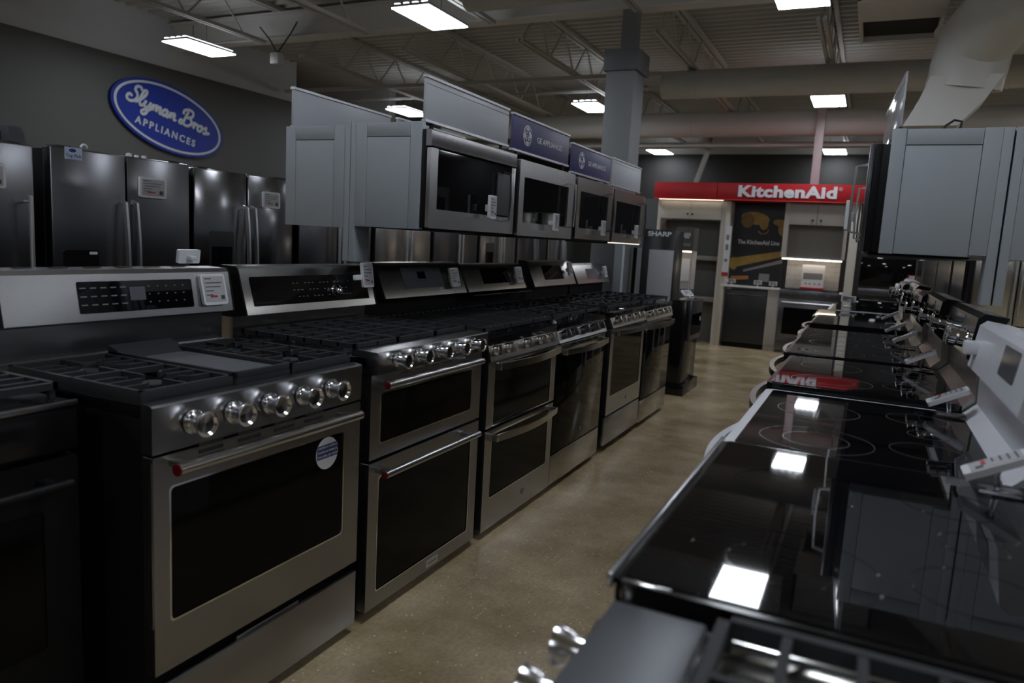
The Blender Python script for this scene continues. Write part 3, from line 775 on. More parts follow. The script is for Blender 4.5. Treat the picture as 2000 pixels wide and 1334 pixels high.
stand_tag(1.560, 4.35, .923, 'tilted price tag behind the fifth glass-top of the right row')
stand_tag(1.550, 5.1, .934, 'small tilted price tag far along the right row, before the last steel range')
price_tag((1.28, 6.62, .965), (0, 0, 0), .11, .05, 'white price tag standing on the last white range of the right row', stand='foot', red=False)

# ------------------------------------------------------------------ upper display: end cabinets, microwaves, signs
def shaker_end(t, x0, x1, z0, z1, yb, tip=None):
    # visible shaker side facing the camera (-Y): rails and recessed panel
    st = .052
    obj('side_frame', MB().box(x0, x0+st, -.012, 0, z0, z1, .0015).box(x1-st, x1, -.012, 0, z0, z1, .0015).box(x0+st+.0015, x1-st-.0015, -.012, 0, z1-.056, z1-.002, .0015), CABG, t)
    obj('side_panel', MB().box(x0+st+.0015, x1-st-.0015, -.0105, 0, z0, z1-.0585, .001), CABG, t)
    obj('carcass', MB().box(x0, x1, 0, yb, z0, z1, .001), CABG, t)
t = thing('wall_cabinet', 'grey shaker upper cabinet beside the first microwave, seen end-on', 'cabinet', (0, 2.49, 0))
shaker_end(t, -.515, -.203, 1.338, 1.752, .014)
t = thing('wall_cabinet', 'grey shaker upper cabinet backing onto the other, farther left', 'cabinet', (0, 2.49, 0))
shaker_end(t, -.885, -.575, 1.330, 1.742, .10)
t = thing('support_post', 'pale grey double post carrying the left upper cabinets', 'post', (-.545, 2.52, 0))
obj('post_left', MB().box(-.0295, -.0015, -.040, .06, 1.192, 1.758, .002), CABG, t); obj('post_right', MB().box(.0015, .0295, -.040, .06, 1.192, 1.758, .002), CABG, t)
tag(obj('upper_carcass', MB().box(-.555, -.518, 2.60, 5.62, 1.36, 1.70), BLACK), 'dark mounting frame behind the four hanging microwaves', 'mounting frame')
tag(obj('rear_carcass', MB().box(-.865, -.745, 2.60, 5.62, 1.34, 1.735), CABG), 'grey carcass of the far-side upper cabinets behind the microwaves', 'cabinet')
t = thing('support_post', 'grey end panel and post closing the far end of the left row', 'post', (-.60, 6.05, 0))
obj('side_panel', MB().box(-.16, .06, -.01, .01, 0, 1.335), mat('darker_grey_panel', (.20, .21, .225), .5), t)  # end panel in a darker grey than the post beside it
obj('post', MB().box(.06, .13, -.03, .03, 0, 1.335, .002), CABG, t)

def header_sign(y0, y1, x, z0, z1, rz, label, face, logo_text=False, name='header_sign', slim=False):
    w = y1-y0
    t = thing(name, label, 'sign', (x, (y0+y1)/2, z0), rz)
    h = z1-z0
    obj('board', MB().box(-w/2, w/2, 0, .006 if slim else .012, 0, h, .001), face, t)
    tr = MB().box(-w/2-.001, w/2+.001, -.001, .007, h-.002, h+.001) if slim else MB().box(-w/2-.003, w/2+.003, -.004, .016, h-.006, h+.004).box(-w/2-.003, w/2+.003, -.004, .016, -.006, .004)
    obj('edge_trim', tr, SILV, t)
    obj('bracket', MB().box(-w/2+.05, -w/2+.07, .004, .012, -.04, 0).box(w/2-.07, w/2-.05, .004, .012, -.04, 0), BLACK, t)
    if not logo_text: obj('seam_line', MB().box(-w/2, w/2, -.0008, 0, h-.030, h-.028), INK, t)
    if logo_text:
        r = h*.30; cx = -w*.27; cz = h*.5
        obj('emblem', MB().cyl((cx, 0, cz), (cx, -.0015, cz), r, n=40), WHITEP, t)
        sw = MB()
        for k in range(4):
            a0 = k*PI/2+.3
            sw.tube([(cx+r*(.86-.05*math.sin(j/6*PI))*math.cos(a0+j*.18), -.002, cz+r*(.86-.05*math.sin(j/6*PI))*math.sin(a0+j*.18)) for j in range(7)], r*.035, 5)
        def cv(P): return [(cx+r*p[0], -.002, cz+r*p[1]) for p in smooth(P, 6)]
        sw.tube(cv([(-.10,.32),(-.38,.52),(-.50,.30),(-.30,.02),(-.05,.25),(-.02,-.25),(-.30,-.55),(-.52,-.38),(-.25,-.10),(.02,-.02)]), r*.045, 5)
        sw.tube(cv([(.42,.48),(.18,.50),(.08,.25),(.28,.05),(.05,-.05),(.02,-.42),(.30,-.55),(.52,-.30),(.35,-.15)]), r*.045, 5)
        obj('monogram', sw, SIGNP, t)
        obj('lettering', shift(text_mb('GE APPLIANCES', .1, .002, .0013, fit=(w*.47, h*.17)), w*.125, -.0015, h*.5-.004), WHITEP, t)
    return t
def smooth(P, k):
    out = []
    P = [Vector((a, b)) for a, b in P]
    for i in range(len(P)-1):
        p0 = P[max(i-1, 0)]; p1 = P[i]; p2 = P[i+1]; p3 = P[min(i+2, len(P)-1)]
        for j in range(k):
            u = j/k
            out.append(.5*((2*p1)+(-p0+p2)*u+(2*p0-5*p1+4*p2-p3)*u*u+(-p0+3*p1-3*p2+p3)*u**3))
    out.append(P[-1]); return out
SX = -.25
header_sign(2.572, 3.318, SX, 1.772, 1.944, LEFT, 'large blank pale grey sign board above the first microwave', SIGNW)
header_sign(3.368, 4.122, SX, 1.765, 1.938, LEFT, 'purple sign lettered GE APPLIANCES above the second microwave', SIGNP, True)
header_sign(4.180, 4.895, SX, 1.738, 1.905, LEFT, 'purple sign lettered GE APPLIANCES above the third microwave', SIGNP, True)
header_sign(4.935, 5.640, SX, 1.730, 1.912, LEFT, 'small blank pale sign board above the last microwave by the column', SIGNW)
header_sign(2.506, 3.212, -.883, 1.745, 1.906, -PI/2, 'blank pale sign back rising behind the left cabinet pair', SIGNW)
header_sign(3.278, 3.98, -.883, 1.745, 1.91, -PI/2, 'sliver of a second pale sign back behind the first light panel', SIGNW)

def microwave(y0, w, x, z0, z1, label, rz=LEFT, fin=MSTEEL, win=(.09, .77), pocket=True, lit=False, style=0):
    t = thing('microwave', label, 'microwave', (x, y0+w/2, z0), rz)
    h = z1-z0; a, b = -w/2, w/2
    obj('body', MB().box(a+.001, b-.001, .006, .029, .0, h, .001).box(a+.032, b-.002, .028, .34, .0, h-.001, .002), BLACK, t)
    if style == 0:
        vent = obj('vent_grille', MB().prism([(a, p, q) for p, q in ((-.012, h*.835), (-.015, h*.85), (-.013, h-.004), (-.009, h), (.012, h), (.012, h*.835))], (w, 0, 0)), fin, t)
        top = h*.82
    else:
        top = h
    gx0, gx1 = a+.055, b-.10
    d = obj('door', MB().ring((a, b-.025, .0, top, .004), (gx0, gx1 if style else b-.045, h*(.20 if style == 0 else .18), top-(.0 if style == 0 else h*.22), .003), -.012, .005), fin, t)
    g1 = gx1 if style else b-.045
    obj('window', MB().plate(gx0, g1, h*(.20 if style == 0 else .18), top-(.002 if style == 0 else h*.22), -.006, .005, .003), GLASS, d)
    obj('control_strip', MB().box(b-.022, b, -.010, .005, 0, top, .002), fin if style == 0 else BSTEEL, t)
    hx = b-.155
    pts = [(hx+.035, -.012, top*.90), (hx+.035, -.05, top*.88), (hx+.035, -.055, top*.5), (hx+.035, -.05, top*.20), (hx+.035, -.012, top*.18)]
    if style == 0:
        obj('handle', MB().bar(pts, .010, .026, up=(1, 0, 0)), fin, d)
        obj('pocket_plate', MB().box(hx-.03, g1-.004, -.0085, -.004, h*.22, top*.88), BSTEEL, d)
    else:
        obj('handle', MB().bar([(p[0]+.02, p[1], p[2]*.93) for p in pts], .009, .018, up=(1, 0, 0)), fin if style == 1 else BSTEEL, d)
    obj('underside', MB().box(a+.03, b-.03, .02, .33, -.010, .0), BLACK, t)
    if lit: obj('under_light', MB().box(a+.02, b-.05, -.008, .02, -.006, .0, .001), mat('lit_underside', (.8, .75, .7), .4, emit=(1, .9, .75), estr=1.2), t)
    return t
MX = -.17
microwave(2.478, .762, MX, 1.345, 1.722, 'steel microwave with a wide black window, largest and nearest of the left row')
microwave(3.285, .745, MX, 1.340, 1.706, 'steel microwave below the first purple sign', style=1)
microwave(4.068, .662, MX, 1.345, 1.700, 'steel microwave below the second purple sign, beige reflection in its door', style=2, fin=STEELW)
microwave(4.752, .730, MX, 1.338, 1.690, 'last microwave of the left row, dark glass with a lit lower edge', style=2, fin=STEELW, lit=True)
price_tag((MX+.062, 2.925, 1.405), (0, 0, LEFT), .062, .100, 'price tag hanging on the handle of the nearest microwave', stand='flat')
price_tag((MX+.062, 3.665, 1.378), (0, 0, LEFT), .060, .090, 'price tag on the microwave below the first purple sign', stand='side', red=False)
price_tag((MX+.062, 4.44, 1.375), (0, 0, LEFT), .060, .092, 'price tag on the microwave below the second purple sign', stand='flat', red=False)
price_tag((MX+.062, 5.16, 1.378), (0, 0, LEFT), .060, .090, 'price tag on the last microwave of the left row', stand='flat', red=False)

# right-hand upper display
t = thing('wall_cabinet', 'big grey shaker cabinet end at the upper right above the glass-top ranges', 'cabinet', (0, 2.80, 0))
st = .052
obj('side_frame', MB().box(1.428, 1.470, -.012, 0, 1.340, 1.748, .0015).box(1.688, 1.738, -.012, 0, 1.348, 1.748, .0015).box(1.4715, 1.6865, -.012, 0, 1.696, 1.746, .0015), CABG, t)
obj('side_panel', MB().box(1.4715, 1.6865, -.0105, 0, 1.342, 1.6935, .001), CABG, t)
obj('carcass', MB().box(1.428, 1.738, 0, .10, 1.342, 1.748, .001), CABG, t)
t = thing('wall_cabinet', 'grey shaker cabinet end cut off by the right edge', 'cabinet', (0, 2.80, 0))
obj('side_frame', MB().box(1.800, 1.842, -.012, 0, 1.340, 1.745, .0015).box(2.06, 2.11, -.012, 0, 1.340, 1.745, .0015).box(1.8435, 2.0585, -.012, 0, 1.696, 1.743, .0015), CABG, t)
obj('side_panel', MB().box(1.8435, 2.0585, -.0105, 0, 1.342, 1.6935, .001), CABG, t)
obj('carcass', MB().box(1.800, 2.11, 0, .10, 1.342, 1.745, .001), CABG, t)
t = thing('support_post', 'pale grey double post carrying the right upper cabinets', 'post', (1.770, 2.82, 0))
obj('post_left', MB().box(-.0315, -.003, -.033, .06, 1.192, 1.748, .002), CABG, t); obj('post_right', MB().box(.003, .0295, -.033, .06, 1.192, 1.748, .002), CABG, t)
obj('dark_joint', MB().box(-.003, .003, .0, .05, 1.192, 1.745), GAP, t)
tag(obj('upper_carcass', MB().box(1.722, 1.738, 2.91, 5.80, 1.36, 1.70), BLACK), 'dark frame carrying the right-hand microwaves', 'mounting frame')
tag(obj('rear_carcass', MB().box(1.90, 2.10, 2.91, 5.80, 1.35, 1.73), CABG), 'grey carcass behind the cabinet cut off by the right edge', 'cabinet')
microwave(2.90, .76, 1.376, 1.345, 1.715, 'black-sided microwave seen edge-on beside the big right cabinet', rz=RIGHT, style=1)
microwave(3.69, .74, 1.376, 1.345, 1.70, 'second edge-on microwave of the right row', rz=RIGHT, style=1)
microwave(4.46, .74, 1.376, 1.345, 1.70, 'third edge-on microwave of the right row', rz=RIGHT, style=2)
price_tag((1.305, 3.05, 1.42), (0, 0, RIGHT), .06, .11, 'price tag hung on the edge-on microwave at the upper right', stand='flat')
header_sign(2.82, 3.60, 1.424, 1.765, 1.935, RIGHT+.060, 'tall glossy sign seen edge-on above the right microwave', mat('glossy_pale_board', (.46, .48, .52), .15), slim=True)
header_sign(3.66, 4.40, 1.447, 1.765, 1.93, RIGHT, 'second sign seen edge-on in the right row', SIGNP)
tag(obj('cable', MB().tube([(x, y, z) for x, y, z in ((1.57, 2.9, 1.74), (1.585, 2.92, 1.775), (1.61, 2.93, 1.795), (1.632, 2.93, 1.79), (1.628, 2.92, 1.76), (1.62, 2.9, 1.74))], .004, 8), RUB), 'small looped cable on top of the big right cabinet', 'cable')
t = thing('display_backing', 'dark glossy backing panels standing behind the far right ranges', 'display panel', (1.90, 3.4, 0))
for k, (a, b) in enumerate(((1.0, 1.55), (1.56, 2.3), (2.31, 3.5), (3.51, 5.2), (5.21, 6.4))):
    if k == 0: continue
    obj('panel', MB().box(0, .02, a, b-.02, 0, 1.34), mat('dark_blue_black_panel', (.016, .020, .026), .2), t)
    obj('edge_strip', MB().box(-.010, .0, b-.025, b, 0, 1.34), STEELW, t)

# ------------------------------------------------------------------ refrigerators
def fridge(y0, w, x, h, label, rz=LEFT, fin=FSTEEL, door_h=.58, handles='curved', disp=0, depth=.68, hin=.25, side=BLACK, single=False):
    t = thing('refrigerator', label, 'refrigerator', (x, y0+w/2, 0), rz)
    a, b = -w/2, w/2
    obj('body', MB().box(a+.005, b-.005, .075, depth, .02, h-.012, .004), side, t)
    zs = .62
    for s in (-1, 1):
        x0, x1 = (a, -.004) if s < 0 else (.004, b)
        if single: x0, x1 = (a, b)
        if single and s > 0: continue
        d = obj('door', MB().box(x0, x1, 0, .07, zs+.006, h, .010), fin, t)
        hx = s*.035 if not single else b-.05
        zt = h-hin; zb = zs+.06
        if handles == 'curved':
            pts = [(hx, -.0, zt), (hx, -.035, zt-.01)]+[(hx, -.035-.022*math.sin(PI*u/8), zt-.01-(zt-zb-.02)*u/8) for u in range(1, 8)]+[(hx, -.035, zb+.01), (hx, 0, zb)]
            obj('handle', MB().bar(pts, .026, .014, up=(1, 0, 0)), SILV, d)
        elif handles == 'tube':
            obj('handle', MB().cyl((hx, -.05, zt), (hx, -.05, zb), .011, n=14).cyl((hx, -.05, zt-.03), (hx, 0, zt-.03), .007, n=10).cyl((hx, -.05, zb+.03), (hx, 0, zb+.03), .007, n=10), SILV, d)
        if disp and s < 0:
            dx0 = a+.055 if disp == 1 else a+.12
            z1 = 1.135 if disp == 1 else 1.27
            obj('dispenser', MB().plate(dx0, dx0+.20, .80, z1, -.004, .02, .012), ENAMEL if disp == 1 else BSTEEL, d)
            if disp == 2: obj('dispenser_niche', MB().plate(dx0+.015, dx0+.185, .84, z1-.10, -.006, .01, .006), GLASS, d)
            else: obj('dispenser_screen', MB().plate(dx0+.145, dx0+.19, z1-.022, z1-.008, -.006, 0, .002), PLAST, d)
    dr = obj('drawer', MB().box(a, b, 0, .07, .06, zs-.006, .010), fin, t)
    obj('handle', MB().cyl((a+.08, -.045, zs-.07), (b-.08, -.045, zs-.07), .011, n=14).cyl((a+.12, -.045, zs-.07), (a+.12, 0, zs-.07), .007, n=8).cyl((b-.12, -.045, zs-.07), (b-.12, 0, zs-.07), .007, n=8), SILV, dr)
    obj('toe_grille', MB().box(a+.01, b-.01, .03, .08, 0, .058), BLACK, t)
    for s in (-1, 1): obj('hinge_cover', MB().box(s*(w/2-.09)-.04, s*(w/2-.09)+.04, .02, .12, h-.012, h+.012, .006), RUB, t)
    return t
FX = -2.43
fridge(1.495, .868, FX, 1.655, 'tall steel refrigerator cut off at the left edge', single=True, handles='tube')
fridge(2.447, .866, FX, 1.668, 'dark steel french-door refrigerator with a Top Pick sticker and black dispenser', disp=1, hin=.255)
fridge(3.345, .880, FX, 1.658, 'glossier steel refrigerator right of the sticker one, swirling light in its doors', fin=mat('glossy_steel', (.25, .25, .26), .16, 1., .05, 5, bump=.6), disp=2, hin=.22)
fridge(4.30, .88, FX, 1.655, 'steel refrigerator glimpsed under the grey cabinets of the left row', handles='tube')
fridge(5.25, .88, FX, 1.655, 'beige-reflecting refrigerator seen through the gap under the microwaves', fin=STEELW, handles='tube')
fridge(6.20, .88, FX, 1.66, 'black refrigerator in the gap below the second microwave', fin=BSTEEL, handles='tube')
fridge(7.15, .88, FX, 1.66, 'steel refrigerator in the gap below the third microwave', fin=STEEL, handles='tube', disp=2)
fridge(8.10, .88, FX, 1.66, 'dark refrigerator farthest along the wall side, near the column', fin=BSTEEL, handles='curved')
fridge(9.05, .88, FX, 1.66, 'steel refrigerator at the very end of the wall-side row', fin=STEEL, handles='curved')
fridge(10.0, .9, 3.0, 1.75, 'steel refrigerator standing beyond the right posts', rz=0, fin=STEELW, handles='tube')
t = thing('sticker', 'pale Top Pick sticker with a small blue oval on a refrigerator door', 'sticker', (FX+.0015, 2.572, 1.610), LEFT)
obj('paper', MB().box(-.048, .048, 0, .001, 0, .062), mat('pale_blue_paper', (.50, .58, .72), .5), t)
ov = MB().lathe([(.018, 0), (.018, .0006)], (0, 0, 0), (0, -1, 0), 24); ov.xf(Matrix.Translation((-.005, 0, .046)) @ Matrix.Diagonal((1.1, 1, .55, 1)))
obj('blue_oval', ov, BLUE, t)
obj('sticker_text', shift(text_mb('Top Pick', .024, .0006, .0002), 0, -.0006, .019), BLUE, t)
price_tag((FX+.013, 3.045, 1.445), (0, 0, LEFT), .185*.98, .115, 'wide price tag on the right door of the Top Pick refrigerator')
price_tag((FX+.013, 4.00, 1.445), (0, 0, LEFT), .165, .110, 'wide price tag on the glossier refrigerator, left of the grey cabinet')
price_tag((FX+.013, 2.140, 1.43), (0, 0, LEFT), .16, .115, 'price tag cut off at the left edge on the first refrigerator')
tag(obj('carton', MB().box(-.07, .07, -.055, .045, 0, .060, .004), BLACK, loc=(-2.60, 2.225, 1.657)), 'low black box on top of the first refrigerator', 'box')
tag(obj('tape_dispenser', MB().prism([(-.05, -.035, 0), (-.05, .040, 0), (-.05, .040, .055), (-.05, .020, .085), (-.05, -.035, .085)], (.10, 0, 0)), mat('slate_plastic', (.06, .065, .075), .5), loc=(-2.54, 2.320, 1.656)), 'slate-grey chamfered box behind the low black box', 'box')
tag(obj('mug_hook', MB().tube([(0, .018*math.cos(a*PI/5), .012+.018*math.sin(a*PI/5)) for a in range(6)], .006, 8), PLAST, loc=(-2.50, 2.68, 1.672)), 'small white loop on top of the Top Pick refrigerator', 'hook')
tag(obj('water_filter_caps', MB().lathe([(.016, 0), (.016, .016), (.006, .020)], (0, -.05, 0), (0, 0, 1), 12).lathe([(.012, 0), (.012, .014)], (0, 0, 0), (0, 0, 1), 12).lathe([(.014, 0), (.014, .016)], (0, .05, 0), (0, 0, 1), 12), PLAST, loc=(-2.50, 3.0, 1.672)), 'white plastic fittings in a row on top of the Top Pick refrigerator', 'fittings')

# ------------------------------------------------------------------ oval wall sign
t = thing('oval_sign', 'tilted blue oval wall sign lettered Slyman Bros Appliances', 'sign', (-6.77, 6.765, 2.593), LEFT)
TL = math.radians(-11.5); RT = Matrix.Rotation(-TL, 4, 'Y')
def ell(a, b, n=72): return [(a*math.cos(2*PI*i/n), b*math.sin(2*PI*i/n)) for i in range(n)]
A, B_ = .842, .408
obj('board', MB().prism([(x, .03, z) for x, z in ell(A, B_)], (0, -.05, 0)).xf(RT), BLUE, t)
rg = MB(); O = ell(A*.955, B_*.925); I = ell(A*.915, B_*.855); n = len(O)
rg.add([(x, -.024, z) for x, z in O]+[(x, -.024, z) for x, z in I]+[(x, -.018, z) for x, z in O]+[(x, -.018, z) for x, z in I],
       [(i, (i+1) % n, n+(i+1) % n, n+i) for i in range(n)]+[(i, (i+1) % n, 2*n+(i+1) % n, 2*n+i) for i in range(n)]+[(n+i, n+(i+1) % n, 3*n+(i+1) % n, 3*n+i) for i in range(n)])
obj('oval_border', rg.xf(RT), SIGNL, t)
SC = [
 [(1.35,2.05),(1.05,2.45),(.55,2.35),(.45,1.85),(.85,1.45),(1.05,.9),(.8,.3),(.25,.05),(-.2,.3),(-.2,.8),(.15,.95),(.35,.7)],
 [(.95,.2),(1.5,.75),(2.0,1.75),(1.95,2.3),(1.65,2.2),(1.5,1.5),(1.5,.6),(1.75,.08),(2.1,.3),(2.3,1.0)],
 [(2.3,1.0),(2.25,.35),(2.5,.05),(2.85,.35),(3.0,1.0)], [(3.0,1.0),(2.95,.1),(2.8,-.75),(2.4,-1.0),(2.15,-.7),(2.4,-.35),(3.1,-.05),(3.35,.4)],
 [(3.35,.4),(3.5,.95),(3.5,.05)], [(3.5,.4),(3.75,.9),(3.98,.85),(3.98,.05)], [(3.98,.4),(4.22,.9),(4.48,.85),(4.45,.25),(4.65,.05),(4.9,.35)],
 [(5.5,.8),(5.25,.98),(4.95,.75),(4.9,.3),(5.15,.03),(5.45,.35),(5.55,.98)], [(5.55,.98),(5.5,.25),(5.7,.05),(5.95,.4)],
 [(5.95,.4),(6.1,.95),(6.1,.05)], [(6.1,.4),(6.4,.92),(6.65,.8),(6.62,.25),(6.80,.05),(7.02,.22)],
 [(8.35,2.15),(8.2,1.2),(8.1,.35),(7.85,.02),(7.55,.12),(7.6,.5),(7.9,.6)], [(7.75,1.5),(7.7,2.05),(8.3,2.45),(9.0,2.35),(9.15,1.75),(8.8,1.35),(8.3,1.25)],
 [(8.4,1.25),(9.0,1.2),(9.3,.7),(9.0,.12),(8.4,.02),(8.1,.3)],
 [(9.3,.4),(9.75,.95),(9.85,.8),(9.8,.05)], [(9.8,.4),(10.05,.85),(10.3,.85)],
 [(10.85,.9),(10.5,.75),(10.45,.25),(10.8,.03),(11.1,.35),(11.1,.8),(10.85,.92),(11.0,.7),(11.4,.65)],
 [(11.4,.65),(11.75,1.05),(11.65,.75),(11.95,.3),(11.7,.0),(11.4,.12)], [(11.9,.15),(12.2,.2),(12.4,.42)]]
sw = MB(); k = .0985
for st_ in SC:
    pts = smooth(st_, 5)
    P3 = [((p.x+.18*p.y-6.38)*k, -.026, (p.y*.88)*k+.0) for p in pts]
    s0 = len(sw.v); sw.tube(P3, .0185, 8, flat=(0, 1, 0))
    for i in range(s0, len(sw.v)):
        x_, y_, z_ = sw.v[i]; sw.v[i] = (x_, -.026+(y_+.026)*.35, z_)
obj('script_lettering', sw.xf(RT), SIGNL, t)
obj('lower_lettering', shift(text_mb('APPLIANCES', .118, .006, .004, space=1.42, fit=(.90, .092)), -.04, -.022, -.175).xf(RT), SIGNL, t)

# ------------------------------------------------------------------ far kitchen display
KY = 10.6
def kobj(name, mb, mt, parent): return obj(name, mb, mt, parent)
t = thing('red_header', 'long red header board lettered KitchenAid across the far kitchen display', 'sign', (0, KY, 2.02))
obj('board', MB().box(-1.465, -.592, -.10, .5, 0, .228, .002), REDB, t); obj('board', MB().box(-.584, 1.44, -.10, .5, 0, .228, .002), REDB, t)
obj('lower_trim', MB().box(-1.467, 1.442, -.105, -.095, -.004, .008), mat('bright_red_trim', (.7, .05, .04), .3), t)
obj('lettering', shift(text_mb('KitchenAid', .2, .012, .0085, space=1.05, fit=(1.235, .158)), .312, -.106, .122), WHITEP, t)
obj('registered_mark', shift(text_mb('®', .06, .004), .967, -.104, .168), WHITEP, t)
t = thing('tall_cabinet', 'cream tall cabinet frame with two small doors left of the poster', 'cabinet', (0, KY, 0))
obj('frame', MB().box(-1.42, -1.372, 0, .6, 0, 2.012).box(-.52, -.455, 0, .6, 0, 2.012).box(-1.372, -.52, .0, .05, 1.985, 2.012), CREAM, t)
for a, b, kx in ((-1.370, -.948, -1.005+.025), (-.942, -.522, -.915)):
    d = obj('door', MB().box(a, b, -.018, .0, 1.748, 1.985, .002), CREAM, t)
    obj('knob', MB().lathe([(.006, 0), (.006, .012), (.014, .016), (.014, .024), (.0005, .026)], (kx, -.018, 1.815), (0, -1, 0), 14), RUB, d)
obj('back_board', MB().box(-1.372, -.52, .40, .42, 0, 1.745), GREYB, t)
sh = obj('shelf', MB().box(-1.372, -.52, .05, .40, 1.18, 1.24, .003).box(-1.372, -.52, .05, .40, .60, .66, .003), mat('grey_shelf', (.24, .23, .22), .5), t)
t = thing('partition', 'narrow cream upright between the tall cabinet and the worktop', 'partition', (0, KY, 0))
obj('upright', MB().box(-.455, -.395, -.02, .6, 0, 2.012, .002), CREAM, t)
t = thing('product_banner', 'slim white vertical banner with a red foot on the cream upright', 'banner', (-.40, KY-.03, .98))
obj('banner_sheet', MB().box(-.04, .045, -.004, 0, 0, .69), PLAST, t); obj('red_foot', MB().box(-.04, .045, -.006, -.003, 0, .055), TRED, t)
for a_, b_ in ((.20, .24), (.36, .44), (.50, .57)): obj('banner_print', MB().box(-.02, .02, -.006, -.004, a_, b_), INK, t)
t = thing('wall_poster', 'dark poster with gold mixer shapes reading The KitchenAid Line', 'poster', (0, KY+.28, .87))
obj('sheet', MB().box(-.395, .315, 0, .02, 0, 1.15), POSTER, t)
blob = MB()
def ellb(cx, cz, a, b, rot=0, y=-.003):
    pts = []
    for i in range(28):
        q = 2*PI*i/28; x_, z_ = a*math.cos(q), b*math.sin(q)
        pts.append((cx+x_*math.cos(rot)-z_*math.sin(rot), y, cz+x_*math.sin(rot)+z_*math.cos(rot)))
    gl = MB().prism([(p[0], p[1]-.0012*len(GB), p[2]) for p in pts], (0, .001, 0)); GB.append(gl)
GB = []
ellb(-.10, .93, .19, .085, -.12); ellb(-.20, .90, .09, .10); ellb(.02, .86, .06, .085, .2); ellb(.24, .88, .10, .045, -.1); ellb(.27, .80, .055, .10, .1)
blob.tube([(.02+.07*math.cos(a*PI/8), -.004, .78+.06*math.sin(a*PI/8)) for a in range(9, 17)], .008, 6)
blob.prism([(-.39, -.003, .36), (.31, -.003, .50), (.31, -.003, .42), (-.39, -.003, .22)], (0, .002, 0))
ellb(-.34, .29, .05, .09, .1)
for k_, g_ in enumerate(GB): obj('gold_shape', g_, GOLD if k_ != 1 else mat('poster_dark_gold', (.20, .115, .025), .5, noise=.5, nscale=12), t)
obj('gold_bands', blob, GOLD, t)
gs = MB().prism([(-.2, -.003, .21), (.31, -.003, .38), (.31, -.003, .33), (-.2, -.003, .18)], (0, .002, 0)).box(.02, .16, -.003, -.001, .06, .17)
obj('grey_shapes', gs, INK, t)
obj('poster_lettering', shift(text_mb('The KitchenAid Line', .1, .002, .002, fit=(.56, .06)), -.03, -.003, .60), WHITEP, t)
obj('orange_shape', MB().prism([(-.36, -.004, .05), (-.12, -.004, .08), (-.12, -.004, .13), (-.36, -.004, .11)], (0, .002, 0)), mat('poster_orange', (.40, .16, .04), .5), t)
tag(obj('worktop', MB().box(-.455, .345, -.03, .30, .838, .862, .003), QUARTZ, loc=(0, KY, 0)), 'white quartz worktop under the dark poster', 'worktop')
tag(obj('worktop', MB().box(1.085, 1.19, -.03, .30, .838, .862, .003), QUARTZ, loc=(0, KY, 0)), 'short piece of white worktop right of the black far range', 'worktop')
t = thing('dishwasher', 'black built-in dishwasher below the white worktop', 'dishwasher', (-.085, KY, 0))
obj('front', MB().box(-.285, .275, 0, .05, .07, .80, .004), mat('matte_black_front', (.018, .018, .019), .35), t)
obj('handle', MB().box(-.25, .24, -.02, .0, .735, .745, .002), BSTEEL, t); obj('toe_kick', MB().box(-.285, .275, .04, .5, 0, .07), BLACK, t)
t = thing('base_cabinet', 'narrow pale base cabinet between dishwasher and black far range', 'cabinet', (.28, KY, 0))
obj('front', MB().box(-.085, .068, .0, .02, .07, .835, .002), TAUPE, t); obj('carcass', MB().box(-.085, .068, .02, .5, .0, .835), TAUPE, t)
t = thing('kitchen_range', 'black slide-in range under the tiled backsplash in the far display', 'range', (.718, KY, 0))
obj('body', MB().box(-.368, .365, 0.0, .27, .02, .86, .003), BSTEEL, t)
obj('control_panel', MB().box(-.368, .365, -.03, .01, .74, .862, .004), BSTEEL, t)
for xx in (-.24, -.10, .10, .24): obj('knob', MB().lathe([(.018, 0), (.018, .02), (.012, .022)], (xx, -.03, .80), (0, -1, 0), 14), BSTEEL, t)
d = obj('oven_door', MB().box(-.365, .362, -.025, .0, .20, .735, .003), BSTEEL, t)
obj('window', MB().plate(-.30, .30, .26, .62, -.027, -.02, .01), OVENG, d); obj('handle', MB().cyl((-.33, -.06, .69), (.33, -.06, .69), .011, n=12), SILV, d)
obj('drawer', MB().box(-.365, .362, -.02, .0, .04, .19, .003), BSTEEL, t); obj('cooktop', MB().box(-.368, .365, -.02, .27, .86, .875, .003), ENAMEL, t)
t = thing('info_placard', 'upright printed placard with a red foot on the black far range', 'placard', (.735, KY+.10, .875))
obj('sheet', MB().box(-.14, .14, 0, .006, .03, .33), PLAST, t); obj('red_foot', MB().box(-.15, .15, -.02, .02, 0, .03, .003), TRED, t)
obj('placard_print', MB().box(-.12, .12, -.003, 0, .14, .22).box(-.09, -.07, -.003, 0, .07, .09).box(-.04, -.02, -.003, 0, .07, .09).box(.02, .04, -.003, 0, .07, .09).box(.08, .10, -.003, 0, .07, .09), INK, t)
t = thing('range_hood_cabinet', 'cream upper cabinet with two small doors over an open taupe niche', 'cabinet', (0, KY, 0))
obj('frame', MB().box(.315, .375, -.02, .30, 1.29, 2.012).box(1.06, 1.10, -.02, .30, 1.29, 2.012).box(.375, 1.06, .0, .30, 1.985, 2.012).box(.375, 1.06, 0, .30, 1.28, 1.30), TAUPE, t)
for a, b, kx in ((.375, .714, .668), (.720, 1.06, .768)):
    d = obj('door', MB().box(a, b, -.02, .0, 1.725, 1.985, .002), TAUPE, t)
    obj('knob', MB().lathe([(.006, 0), (.006, .012), (.014, .016), (.014, .024), (.0005, .026)], (kx, -.02, 1.785), (0, -1, 0), 14), RUB, d)
obj('niche_back', MB().box(.375, 1.06, .20, .22, 1.30, 1.725), mat('niche_brown', (.27, .25, .22), .5), t)
t = thing('strip_light', 'glowing warm strip light under the far upper cabinet', 'light', (.70, KY, 1.28))
